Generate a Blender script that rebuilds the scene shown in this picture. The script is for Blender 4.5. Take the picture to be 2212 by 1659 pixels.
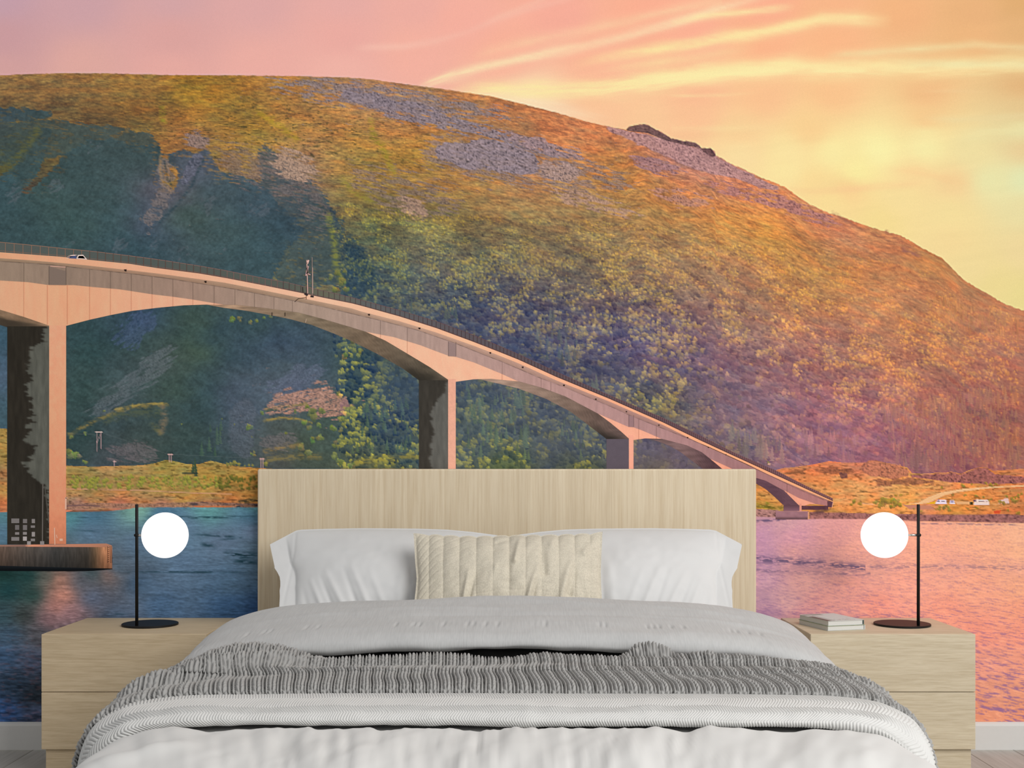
import bpy, bmesh, math, random
import numpy as np
from mathutils import Vector

for _o in list(bpy.data.objects):
    bpy.data.objects.remove(_o, do_unlink=True)
SC = bpy.context.scene
COL = SC.collection

# ------------------------------------------------------------------ camera
CAM_D, CAM_Z, FPX = 4.24, 1.012, 2540.0      # distance to the wall, eye height, focal length in pixels of the 2212 frame
CX, HY = 1099.0, 1012.0                      # where the viewing axis meets the frame
cam_data = bpy.data.cameras.new('camera')
cam = bpy.data.objects.new('camera', cam_data)
COL.objects.link(cam)
cam.location = (0.0, -CAM_D, CAM_Z)
cam.rotation_euler = (math.radians(90), 0, 0)
cam_data.sensor_width = 36.0
cam_data.sensor_fit = 'HORIZONTAL'
cam_data.lens = FPX / 2212.0 * 36.0
cam_data.shift_x = (1106.0 - CX) / 2212.0
cam_data.shift_y = (HY - 829.5) / 2212.0
cam_data.clip_end = 60
SC.camera = cam

# ------------------------------------------------------------------ light
world = bpy.data.worlds.new('world')
SC.world = world
world.use_nodes = True
_bg = world.node_tree.nodes['Background']
_bg.inputs[0].default_value = (0.98, 0.99, 1.0, 1)
_bg.inputs[1].default_value = 0.46


def area_light(name, loc, target, sx, sy, power, color=(1, 1, 1)):
    d = bpy.data.lights.new(name, 'AREA')
    d.shape = 'RECTANGLE'
    d.size, d.size_y = sx, sy
    d.energy = power
    d.color = color
    o = bpy.data.objects.new(name, d)
    COL.objects.link(o)
    o.location = loc
    o.rotation_euler = (Vector(target) - Vector(loc)).to_track_quat('-Z', 'Y').to_euler()
    return o


area_light('window_light', (3.3, -4.3, 3.4), (0.0, -0.5, 0.6), 3.8, 3.4, 262, (1.0, 0.985, 0.965))

vs = SC.view_settings
vs.view_transform = 'Standard'
vs.look = 'None'
vs.exposure = 0.0
vs.gamma = 1.0
vs.use_curve_mapping = False
SC.display_settings.display_device = 'sRGB'
SC.cycles.max_bounces = 6
SC.cycles.use_denoising = True

# ------------------------------------------------------------------ helpers


def scale_at(d):
    return FPX / (CAM_D - d)


def at(px, py, d):
    """world point that stands d metres in front of the wall"""
    s = FPX / (CAM_D - d)
    return Vector(((px - CX) / s, -d, CAM_Z - (py - HY) / s))


def srgb(r, g, b):
    c = np.array([r, g, b], dtype=float) / 255.0
    return tuple(np.where(c <= 0.04045, c / 12.92, ((c + 0.055) / 1.055) ** 2.4))


def lin(a):
    a = np.clip(a / 255.0, 0, 1)
    return np.where(a <= 0.04045, a / 12.92, ((a + 0.055) / 1.055) ** 2.4)


def new_mat(name):
    m = bpy.data.materials.new(name)
    m.use_nodes = True
    nt = m.node_tree
    b = nt.nodes['Principled BSDF']
    return m, nt, b


def N_(nt, kind, **kw):
    n = nt.nodes.new(kind)
    for k, v in kw.items():
        if k.startswith('i_'):
            n.inputs[k[2:].replace('_', ' ')].default_value = v
        else:
            setattr(n, k, v)
    return n


def obj_coords(nt, scale, rot=(0, 0, 0), coord='Object'):
    tc = nt.nodes.new('ShaderNodeTexCoord')
    mp = nt.nodes.new('ShaderNodeMapping')
    mp.inputs['Scale'].default_value = scale
    mp.inputs['Rotation'].default_value = rot
    nt.links.new(tc.outputs[coord], mp.inputs['Vector'])
    return mp.outputs['Vector']


def ramp(nt, src, stops):
    r = nt.nodes.new('ShaderNodeValToRGB')
    e = r.color_ramp.elements
    e[0].position, e[0].color = stops[0][0], (*stops[0][1], 1)
    e[1].position, e[1].color = stops[1][0], (*stops[1][1], 1)
    for p, c in stops[2:]:
        x = e.new(p)
        x.color = (*c, 1)
    nt.links.new(src, r.inputs['Fac'])
    return r.outputs['Color']


def bump(nt, src, bsdf, strength=0.2, dist=0.002):
    b = nt.nodes.new('ShaderNodeBump')
    b.inputs['Strength'].default_value = strength
    b.inputs['Distance'].default_value = dist
    nt.links.new(src, b.inputs['Height'])
    nt.links.new(b.outputs['Normal'], bsdf.inputs['Normal'])


def mixc(nt, a, b, fac, mode='MIX'):
    m = nt.nodes.new('ShaderNodeMix')
    m.data_type = 'RGBA'
    m.blend_type = mode
    for sock, v in ((m.inputs['Factor'], fac), (m.inputs[6], a), (m.inputs[7], b)):
        if hasattr(v, 'is_output'):
            nt.links.new(v, sock)
        elif isinstance(v, (tuple, list)):
            sock.default_value = (*v[:3], 1)
        else:
            sock.default_value = v
    return m.outputs[2]


def link(name, mesh, mat=None, parent=None, smooth=False):
    mesh.name = name
    o = bpy.data.objects.new(name, mesh)
    COL.objects.link(o)
    if mat is not None and len(mesh.materials) == 0:
        mesh.materials.append(mat)
    if smooth:
        mesh.polygons.foreach_set('use_smooth', [True] * len(mesh.polygons))
    if parent is not None:
        o.parent = parent
    return o


def bm_obj(name, bm, mat, parent=None, smooth=False):
    me = bpy.data.meshes.new(name)
    bm.normal_update()
    bm.to_mesh(me)
    bm.free()
    return link(name, me, mat, parent, smooth)


def tag(o, label, cat, group=None):
    o['label'] = label
    o['category'] = cat
    if group:
        o['group'] = group
    return o


def empty(name, loc, label, cat, group=None):
    o = bpy.data.objects.new(name, None)
    COL.objects.link(o)
    o.location = loc
    o.empty_display_size = 0.05
    return tag(o, label, cat, group)


def box_bm(x0, x1, y0, y1, z0, z1, bevel=0.0, seg=2, bm=None):
    own = bm is None
    bm = bm or bmesh.new()
    vs_ = [bm.verts.new((x, y, z)) for x in (x0, x1) for y in (y0, y1) for z in (z0, z1)]
    idx = ((0, 1, 3, 2), (4, 6, 7, 5), (0, 4, 5, 1), (2, 3, 7, 6), (0, 2, 6, 4), (1, 5, 7, 3))
    fs = [bm.faces.new([vs_[i] for i in f]) for f in idx]
    if bevel:
        bmesh.ops.bevel(bm, geom=list({e for f in fs for e in f.edges}), offset=bevel, segments=seg, affect='EDGES', profile=0.5)
    bmesh.ops.recalc_face_normals(bm, faces=bm.faces)
    return bm


def lathe_bm(profile, n=40, axis='Z', loc=(0, 0, 0)):
    """profile: list of (radius, height)"""
    bm = bmesh.new()
    rings = []
    for r, h in profile:
        ring = []
        if r < 1e-6:
            ring = [bm.verts.new((0, 0, h))]
        else:
            ring = [bm.verts.new((r * math.cos(2 * math.pi * k / n), r * math.sin(2 * math.pi * k / n), h)) for k in range(n)]
        rings.append(ring)
    for a, b in zip(rings, rings[1:]):
        for k in range(n):
            k2 = (k + 1) % n
            if len(a) == 1 and len(b) == 1:
                continue
            if len(a) == 1:
                bm.faces.new((a[0], b[k], b[k2]))
            elif len(b) == 1:
                bm.faces.new((a[k], a[k2], b[0]))
            else:
                bm.faces.new((a[k], a[k2], b[k2], b[k]))
    for v in bm.verts:
        x, y, z = v.co
        if axis == 'X':
            v.co = (z, y, -x)
        v.co = v.co + Vector(loc)
    bmesh.ops.recalc_face_normals(bm, faces=bm.faces)
    return bm


def grid_mesh(P, smooth=True, close=False, uv=None):
    """P: (rows, cols, 3) -> mesh"""
    R, C, _ = P.shape
    me = bpy.data.meshes.new('grid')
    idx = np.arange(R * C).reshape(R, C)
    q = np.stack([idx[:-1, :-1], idx[:-1, 1:], idx[1:, 1:], idx[1:, :-1]], -1).reshape(-1, 4)
    mesh_from(me, P.reshape(-1, 3), q, smooth)
    return me


def mesh_from(me, V, Q, smooth=False):
    nf = len(Q)
    me.vertices.add(len(V))
    me.vertices.foreach_set('co', np.ascontiguousarray(V, dtype=np.float32).ravel())
    me.loops.add(nf * 4)
    me.loops.foreach_set('vertex_index', np.ascontiguousarray(Q, dtype=np.int32).ravel())
    me.polygons.add(nf)
    me.polygons.foreach_set('loop_start', np.arange(0, nf * 4, 4, dtype=np.int32))
    me.polygons.foreach_set('loop_total', np.full(nf, 4, dtype=np.int32))
    me.polygons.foreach_set('use_smooth', np.full(nf, smooth, dtype=bool))
    me.update(calc_edges=True)


_rng = np.random.default_rng(7)
_TAB = _rng.random((256, 256)).astype(np.float32)


def vnoise(u, v, seed=0):
    """smooth value noise on the lattice, 0..1"""
    u = u + seed * 17.37
    v = v + seed * 9.71
    iu = np.floor(u).astype(np.int32)
    iv = np.floor(v).astype(np.int32)
    fu = (u - iu).astype(np.float32)
    fv = (v - iv).astype(np.float32)
    fu = fu * fu * (3 - 2 * fu)
    fv = fv * fv * (3 - 2 * fv)
    a = iu & 255
    b = iv & 255
    a1 = (a + 1) & 255
    b1 = (b + 1) & 255
    t = _TAB
    return (t[b, a] * (1 - fu) + t[b, a1] * fu) * (1 - fv) + (t[b1, a] * (1 - fu) + t[b1, a1] * fu) * fv


def fbm(u, v, seed=0, octv=3, gain=0.55):
    s = 0
    amp = 1.0
    tot = 0
    for k in range(octv):
        s = s + amp * vnoise(u * 2 ** k, v * 2 ** k, seed + k * 3)
        tot += amp
        amp *= gain
    return s / tot


def sstep(a, b, x):
    t = np.clip((x - a) / (b - a), 0, 1)
    return t * t * (3 - 2 * t)

# ------------------------------------------------------------------ room
def plain_mat(name, col, rough=0.6, grain=0.0, gscale=60):
    m, nt, b = new_mat(name)
    v = obj_coords(nt, (gscale, gscale, gscale))
    n = N_(nt, 'ShaderNodeTexNoise', i_Scale=1.0, i_Detail=3.0)
    nt.links.new(v, n.inputs['Vector'])
    c = ramp(nt, n.outputs['Fac'], [(0.3, tuple(x * (1 - grain) for x in col)), (0.7, tuple(min(1, x * (1 + grain)) for x in col))])
    nt.links.new(c, b.inputs['Base Color'])
    b.inputs['Roughness'].default_value = rough
    return m


WALL_X0, WALL_X1, WALL_TOP = -2.6, 2.6, 2.80
m_wall = plain_mat('wall_paint', (0.75, 0.75, 0.74), 0.9, 0.02)
w = bm_obj('wall_back', box_bm(WALL_X0, WALL_X1, 0.004, 0.12, 0, WALL_TOP), m_wall)
w['kind'] = 'structure'

# mural -------------------------------------------------------------
S = 1.1
W_, H_ = 2012, 1428                        # canvas cells; one cell is 1.1 px of the frame
yy, xx = np.meshgrid(np.arange(H_, dtype=np.float32) * S, np.arange(W_, dtype=np.float32) * S, indexing='ij')
img = np.zeros((H_, W_, 3), np.float32)


def box_blur(a, r):
    if r < 1:
        return a
    for ax in (0, 1):
        p = np.pad(a, [(r + 1, r) if i == ax else (0, 0) for i in range(a.ndim)], mode='edge')
        c = np.cumsum(p, axis=ax, dtype=np.float64)
        n = a.shape[ax]
        a = ((np.take(c, range(2 * r + 1, 2 * r + 1 + n), ax) - np.take(c, range(0, n), ax)) / (2 * r + 1)).astype(np.float32)
    return a


def idw(pts, x0, x1, y0, y1, step=16, power=3.2, eps=250.0, blur=0):
    """smooth field through scattered values, on a coarse grid then bilinear"""
    gx = np.arange(x0, x1 + step, step, dtype=np.float32)
    gy = np.arange(y0, y1 + step, step, dtype=np.float32)
    X, Y = np.meshgrid(gx, gy)
    p = np.array(pts, np.float32)
    d2 = (X[..., None] - p[:, 0]) ** 2 + ((Y[..., None] - p[:, 1]) * 1.25) ** 2
    wt = 1.0 / (d2 + eps) ** (power / 2)
    wt /= wt.sum(-1, keepdims=True)
    g = wt @ p[:, 2:]
    if blur:
        g = box_blur(box_blur(g.astype(np.float32), blur), blur)

    def samp(xq, yq):
        fx = np.clip((xq - x0) / step, 0, len(gx) - 1.001)
        fy = np.clip((yq - y0) / step, 0, len(gy) - 1.001)
        ix = fx.astype(np.int32)
        iy = fy.astype(np.int32)
        ax = (fx - ix)[..., None]
        ay = (fy - iy)[..., None]
        return (g[iy, ix] * (1 - ax) + g[iy, ix + 1] * ax) * (1 - ay) + (g[iy + 1, ix] * (1 - ax) + g[iy + 1, ix + 1] * ax) * ay
    return samp


def region(x0, y0, x1, y1):
    a = max(0, int(y0 / S)), min(H_, int(y1 / S) + 1), max(0, int(x0 / S)), min(W_, int(x1 / S) + 1)
    return slice(a[0], a[1]), slice(a[2], a[3])


def poly_mask(pts, soft=0, rough=0.0, nscale=(9, 5), seed=1, pad=20, shear=0.0, edge=.08, octv=3):
    pts = np.array(pts, np.float32)
    ry, rx = region(pts[:, 0].min() - pad, pts[:, 1].min() - pad, pts[:, 0].max() + pad, pts[:, 1].max() + pad)
    X, Y = xx[ry, rx], yy[ry, rx]
    ins = np.zeros(X.shape, bool)
    n = len(pts)
    for i in range(n):
        xa, ya = pts[i]
        xb, yb = pts[(i + 1) % n]
        if ya == yb:
            continue
        rows = ((ya > Y) != (yb > Y))
        ins ^= rows & (X < (xb - xa) * (Y - ya) / (yb - ya) + xa)
    m = ins.astype(np.float32)
    if soft:
        m = box_blur(box_blur(m, soft), max(1, soft // 2))
    if rough:
        m = sstep(.5 - edge, .5 + edge, m + rough * (fbm(X / nscale[0], (Y - shear * X) / nscale[1], seed, octv) - 0.5))
    return ry, rx, m


def lay(reg, col, a=1.0):
    ry, rx, m = reg
    c = np.asarray(col, np.float32)
    m = (m * a)[..., None]
    img[ry, rx] = img[ry, rx] * (1 - m) + c * m


# sky ---------------------------------------------------------------
sky_pts = [
    (0, 0, 197, 158, 168), (0, 80, 203, 156, 158), (0, 155, 212, 162, 158), (180, 0, 206, 162, 166), (180, 150, 224, 170, 160), (370, 0, 214, 166, 166),
    (370, 80, 222, 166, 160), (370, 155, 232, 172, 162), (560, 0, 224, 170, 166), (560, 150, 238, 176, 164), (740, 0, 233, 174, 166), (740, 80, 238, 174, 163), (740, 155, 243, 182, 168),
    (900, 10, 240, 176, 163), (900, 110, 247, 180, 162), (1000, 40, 248, 178, 160), (1100, 110, 252, 180, 155), (1200, 30, 250, 176, 155), (1300, 130, 254, 182, 152),
    (1300, 225, 254, 200, 155), (1150, 210, 253, 215, 175), (1400, 40, 254, 178, 148), (1500, 70, 255, 180, 150), (1650, 10, 255, 178, 145), (1650, 100, 255, 185, 142), (1800, 30, 252, 186, 140), (1800, 90, 254, 188, 140),
    (1950, 30, 246, 184, 132), (2100, 30, 238, 182, 128), (2212, 0, 228, 176, 118), (2212, 60, 233, 182, 126), (2100, 80, 242, 186, 130), (2212, 180, 232, 186, 130),
    (1500, 200, 254, 192, 150), (1500, 250, 254, 198, 152), (1650, 210, 254, 198, 148), (1800, 200, 254, 200, 145), (2000, 200, 246, 194, 138), (2000, 260, 250, 205, 145), (2212, 240, 234, 202, 146),
    (1400, 255, 254, 204, 156), (1600, 290, 253, 212, 155), (1750, 280, 253, 212, 150), (1600, 330, 254, 225, 165), (1700, 330, 254, 230, 165), (1800, 330, 255, 238, 168), (1900, 325, 255, 244, 173),
    (2000, 320, 252, 240, 172), (2100, 330, 244, 226, 165), (2212, 320, 238, 210, 155), (2000, 290, 252, 234, 168), (2212, 280, 238, 226, 168), (1700, 370, 255, 232, 165), (1850, 370, 255, 240, 165), (1760, 395, 254, 222, 155),
    (1830, 410, 253, 213, 150), (1980, 378, 253, 220, 158), (2060, 395, 250, 214, 155), (2140, 390, 240, 234, 175), (2212, 390, 234, 236, 182), (2212, 450, 240, 226, 168), (1800, 435, 253, 224, 155), (1950, 430, 252, 226, 160), (2050, 460, 250, 226, 160),
    (1900, 480, 250, 224, 152), (2050, 520, 250, 222, 158), (2212, 540, 244, 220, 160), (2100, 580, 246, 222, 158), (2212, 640, 240, 222, 150), (2150, 620, 243, 222, 152)]
ry, rx = region(0, 0, 2213, 700)
img[ry, rx] = idw(sky_pts, -20, 2240, -20, 720, 16)(xx[ry, rx], yy[ry, rx])
CLOUD = np.array([255, 236, 172], np.float32)


def streak(pts, wd, inten, col=CLOUD, seed=0):
    """pts: (x, y, strength) along a cirrus streak"""
    p = np.array(pts, np.float32)
    ry, rx = region(p[0, 0] - 40, p[:, 1].min() - wd * 3, p[-1, 0] + 40, p[:, 1].max() + wd * 3)
    X, Y = xx[ry, rx], yy[ry, rx]
    yc = np.interp(X, p[:, 0], p[:, 1])
    a = np.interp(X, p[:, 0], p[:, 2], left=0, right=0)
    slope = np.gradient(yc, axis=1)
    k = (Y - yc) / wd
    f = np.exp(-(k * k) * (0.6 + 0.8 * vnoise(X / 60, Y / 20, seed)))
    f = f * (0.45 + 0.85 * fbm((X) / 55, (Y - yc) / 5.5 + slope * 0, seed + 5, 3))
    m = np.clip(f * a * inten * 1.15, 0, 1)
    lay((ry, rx, m), col)


streak([(760, 105, 0), (800, 102, 1), (870, 101, .9), (940, 89, .7), (1008, 70, .35), (1075, 42, .5), (1120, 28, .6), (1180, 10, .5), (1240, -6, .3)], 7, .55, (250, 200, 180), 1)
streak([(1040, 52, 0), (1075, 36, .6), (1158, 4, .7), (1190, -6, .5)], 5, .5, (250, 205, 180), 2)
streak([(900, 190, 0), (930, 178, .7), (974, 162, 1), (1074, 138, 1), (1175, 117, .9), (1275, 97, .6), (1375, 72, .7), (1480, 43, .8), (1540, 22, .8), (1610, 2, .5), (1680, -14, .2)], 11, .95, (254, 222, 178), 3)
streak([(1020, 125, 0), (1060, 112, .5), (1141, 90, .7), (1242, 72, .6), (1375, 40, .8), (1476, 18, .8), (1560, 2, .5)], 12, .6, (254, 216, 170), 4)
streak([(1450, 50, .2), (1510, 36, .9), (1572, 30, .9), (1673, 20, .8), (1720, 14, 0)], 7, .85, CLOUD, 5)
streak([(1230, 140, 0), (1300, 128, .5), (1375, 114, .8), (1480, 98, 1), (1572, 80, 1), (1673, 66, 1), (1773, 42, 1), (1850, 42, .9), (1930, 44, 0)], 13, 1.0, (255, 228, 165), 6)
streak([(1250, 160, 0), (1350, 146, .6), (1470, 128, .8), (1560, 112, .6), (1640, 104, 0)], 10, .7, (255, 224, 165), 6)
streak([(960, 205, 0), (1040, 200, .8), (1150, 196, .9), (1300, 192, .8), (1409, 176, 1), (1480, 166, 1), (1572, 152, 1), (1706, 145, 1), (1840, 147, .9), (2007, 146, .85), (2212, 140, .8), (2260, 140, .8)], 20, 1.05, (255, 232, 168), 7)
streak([(1340, 170, 0), (1440, 168, 1), (1572, 158, 1), (1660, 152, .7), (1760, 146, 0)], 13, .8, (255, 238, 172), 17)
streak([(1780, 122, 0), (1830, 117, .8), (1974, 107, .9), (2108, 98, .8), (2260, 106, .6)], 9, .8, (246, 222, 165), 8)
streak([(1900, 126, 0), (2000, 140, .6), (2100, 138, .8), (2260, 140, .8)], 9, .6, (240, 232, 178), 12)
streak([(960, 225, 0), (1060, 214, .7), (1150, 222, .9), (1230, 240, .6), (1330, 262, 0)], 15, .75, (253, 228, 190), 9)
streak([(1440, 206, 0), (1480, 207, .8), (1560, 206, .5), (1650, 200, 0)], 4, .5, CLOUD, 10)
streak([(1450, 278, .3), (1560, 278, .7), (1680, 274, 0)], 7, .4, CLOUD, 11)
streak([(1960, 198, 0), (2060, 197, .6), (2160, 199, 0)], 4, .4, (248, 214, 160), 11)
streak([(1980, 252, 0), (2060, 258, .6), (2140, 256, .6), (2260, 246, .8)], 8, .6, (240, 222, 168), 13)
streak([(2040, 300, 0), (2120, 290, .8), (2260, 284, .9)], 16, .6, (240, 230, 172), 14)
streak([(1600, 400, 0), (1750, 415, .6), (1850, 408, .9), (1960, 398, .6), (2010, 395, 0)], 9, .5, (252, 206, 150), 15)
streak([(1900, 365, 0), (1980, 372, .8), (2040, 386, .8), (2090, 396, 0)], 8, .5, (252, 208, 150), 16)
ry, rx = region(0, 0, 2213, 680)
X, Y = xx[ry, rx], yy[ry, rx]
img[ry, rx] *= (1 + 0.02 * (fbm(X / 120, Y / 14 + X / 90, 21, 3) - .5) * np.clip((X - 700) / 500, 0.2, 1))[..., None] * (1 + 0.012 * (_TAB[(Y * 1.1).astype(int) % 256, (X * 1.3).astype(int) % 256] - .5))[..., None]

# hill ---------------------------------------------------------------
SKYL = np.array([(-50, 165), (0, 163), (60, 160), (150, 158), (250, 159), (350, 162), (500, 163), (620, 164), (740, 167), (800, 171), (860, 180), (960, 193), (1060, 208), (1130, 225),
                 (1200, 243), (1265, 262), (1320, 275), (1352, 280), (1358, 274), (1375, 270), (1392, 268), (1402, 271), (1415, 280), (1430, 285), (1440, 292), (1449, 299), (1460, 300), (1474, 305),
                 (1484, 305), (1504, 309.5), (1515, 320), (1522, 319.5), (1536, 320.5), (1544, 326), (1547, 337), (1559, 341), (1572, 350), (1606, 366), (1639, 381), (1669, 393), (1699, 406), (1726, 426.5),
                 (1756, 445), (1790, 460), (1823, 470), (1857, 482), (1900, 497), (1944, 508.5), (1967, 520), (1984, 532), (2007, 543), (2034, 557), (2054, 577), (2081, 604), (2101, 617), (2134, 635.5),
                 (2168, 655.6), (2191, 664), (2212, 672), (2300, 720)], np.float32)
LIT = [(0, 172, 163, 122, 72), (120, 168, 168, 126, 72), (200, 180, 166, 130, 72), (320, 176, 165, 130, 66), (450, 180, 160, 128, 58), (580, 176, 163, 128, 62), (700, 180, 162, 128, 78),
       (60, 205, 152, 116, 68), (200, 215, 158, 120, 68), (300, 210, 152, 118, 55), (400, 208, 158, 138, 48), (440, 200, 158, 138, 50), (330, 218, 165, 112, 62), (500, 235, 152, 126, 52), (550, 258, 158, 136, 48), (560, 285, 150, 130, 42),
       (600, 225, 168, 122, 58), (650, 215, 166, 128, 62), (70, 240, 120, 96, 66), (30, 262, 95, 90, 62), (200, 245, 135, 104, 60), (250, 260, 128, 104, 60), (350, 255, 142, 120, 52), (300, 275, 125, 106, 56), (200, 285, 105, 94, 62),
       (420, 290, 150, 120, 66), (380, 275, 168, 112, 62), (450, 250, 158, 122, 56), (480, 300, 142, 122, 56), (540, 320, 150, 124, 58), (30, 330, 92, 96, 54), (60, 300, 100, 96, 58), (90, 360, 110, 94, 58), (50, 400, 96, 88, 66),
       (160, 350, 118, 100, 56), (620, 300, 158, 126, 52), (700, 270, 168, 122, 60), (640, 345, 158, 128, 94), (620, 385, 160, 128, 100), (700, 350, 148, 118, 64), (680, 420, 104, 96, 72), (700, 480, 106, 104, 62), (640, 450, 96, 92, 68),
       (620, 520, 110, 108, 60), (720, 560, 112, 112, 62), (640, 560, 112, 108, 60),
       (760, 200, 165, 120, 72), (800, 225, 150, 122, 92), (760, 260, 170, 124, 62), (795, 285, 160, 132, 54), (830, 275, 188, 116, 66), (870, 290, 190, 120, 62), (820, 330, 154, 128, 50), (880, 330, 158, 128, 42), (930, 290, 184, 128, 60),
       (850, 370, 152, 120, 54), (780, 380, 140, 116, 52), (760, 420, 150, 132, 60), (820, 430, 118, 108, 50), (900, 400, 158, 118, 56), (980, 400, 158, 122, 56), (900, 215, 160, 120, 76), (1000, 225, 178, 122, 66), (980, 260, 158, 124, 78), (1080, 240, 182, 118, 66), (1100, 280, 168, 124, 76),
       (1180, 275, 186, 116, 66), (1260, 290, 192, 122, 72), (1350, 310, 192, 124, 72), (1250, 335, 182, 122, 62), (1330, 360, 184, 128, 52), (1420, 370, 196, 124, 62), (1050, 395, 162, 124, 62), (1150, 400, 158, 120, 72), (1250, 400, 164, 128, 66), (1350, 410, 184, 130, 58), (1430, 420, 198, 134, 62),
       (850, 465, 88, 96, 52), (950, 465, 112, 110, 52), (1050, 460, 140, 116, 62), (1150, 460, 128, 116, 60), (1250, 470, 136, 118, 62), (1350, 470, 148, 124, 64), (1450, 480, 160, 128, 62), (1400, 440, 172, 134, 66),
       (1500, 360, 182, 134, 112), (1460, 330, 172, 132, 126), (1560, 370, 190, 132, 108), (1500, 400, 202, 128, 72), (1600, 400, 196, 124, 92), (1650, 420, 204, 128, 82), (1700, 430, 208, 132, 82), (1500, 450, 192, 130, 62), (1600, 450, 190, 124, 72), (1560, 490, 196, 140, 52), (1660, 500, 200, 142, 46),
       (1750, 470, 200, 128, 86), (1720, 520, 190, 128, 58), (1800, 500, 196, 124, 88), (1850, 520, 186, 118, 84), (1930, 535, 180, 116, 78), (1970, 560, 180, 122, 58), (2020, 580, 186, 122, 58), (1880, 500, 196, 130, 62),
       (800, 520, 72, 90, 60), (880, 530, 84, 98, 58), (1000, 530, 96, 102, 58), (1100, 520, 112, 108, 60), (1200, 540, 112, 106, 60), (1300, 530, 126, 112, 64), (1400, 540, 134, 114, 64), (1500, 530, 142, 116, 66), (1600, 550, 152, 120, 64), (1700, 560, 168, 124, 60), (1800, 560, 176, 124, 60), (1900, 580, 176, 122, 60),
       (780, 600, 62, 84, 80), (900, 600, 74, 88, 72), (1000, 600, 78, 88, 68), (1100, 600, 88, 92, 66), (1200, 610, 96, 94, 68), (1300, 600, 112, 102, 64), (1400, 620, 120, 104, 70), (1500, 620, 132, 108, 68), (1600, 630, 142, 112, 66), (1700, 640, 162, 118, 62), (1800, 640, 174, 124, 62), (1900, 650, 172, 122, 62), (2000, 640, 168, 114, 68), (2080, 650, 170, 116, 68),
       (900, 660, 64, 80, 80), (1000, 680, 68, 80, 78), (1100, 680, 78, 82, 78), (1200, 690, 84, 84, 80), (1300, 680, 98, 92, 78), (1400, 700, 108, 96, 80), (1500, 710, 116, 96, 84), (1600, 710, 130, 104, 80), (1700, 720, 144, 108, 78), (1800, 720, 150, 108, 78), (1900, 720, 168, 118, 68), (2000, 690, 174, 122, 66), (2100, 700, 158, 106, 72), (2180, 700, 168, 112, 72),
       (1100, 760, 68, 80, 82), (1200, 780, 72, 78, 84), (1300, 770, 84, 84, 86), (1400, 790, 96, 86, 88), (1500, 790, 104, 86, 92), (1560, 800, 112, 86, 96), (1650, 790, 124, 92, 90), (1750, 790, 138, 98, 84), (1850, 780, 146, 102, 82), (1950, 760, 164, 112, 74), (2050, 740, 168, 116, 72), (2150, 740, 186, 118, 82), (2212, 720, 168, 110, 74), (2212, 780, 142, 94, 84),
       (1300, 840, 78, 80, 92), (1400, 850, 90, 90, 82), (1450, 880, 98, 92, 80), (1550, 860, 104, 82, 98), (1650, 860, 116, 84, 100), (1750, 860, 136, 92, 98), (1850, 850, 148, 100, 92), (1950, 840, 162, 108, 82), (2050, 830, 160, 106, 82), (2120, 790, 160, 104, 84), (2200, 830, 170, 110, 78),
       (1550, 920, 104, 84, 100), (1650, 920, 118, 84, 104), (1750, 930, 138, 88, 112), (1850, 920, 146, 92, 106), (1920, 890, 154, 98, 98), (2000, 880, 158, 102, 90), (2100, 880, 142, 90, 92), (2200, 900, 140, 88, 88), (1600, 960, 96, 88, 92), (1700, 970, 126, 88, 108), (1800, 970, 138, 86, 110), (1900, 960, 142, 86, 104),
       (2000, 950, 138, 86, 98), (2100, 960, 142, 88, 92), (2200, 960, 150, 98, 84), (1950, 1000, 140, 90, 92), (2050, 1005, 138, 84, 92), (2150, 990, 146, 90, 92)]
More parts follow.
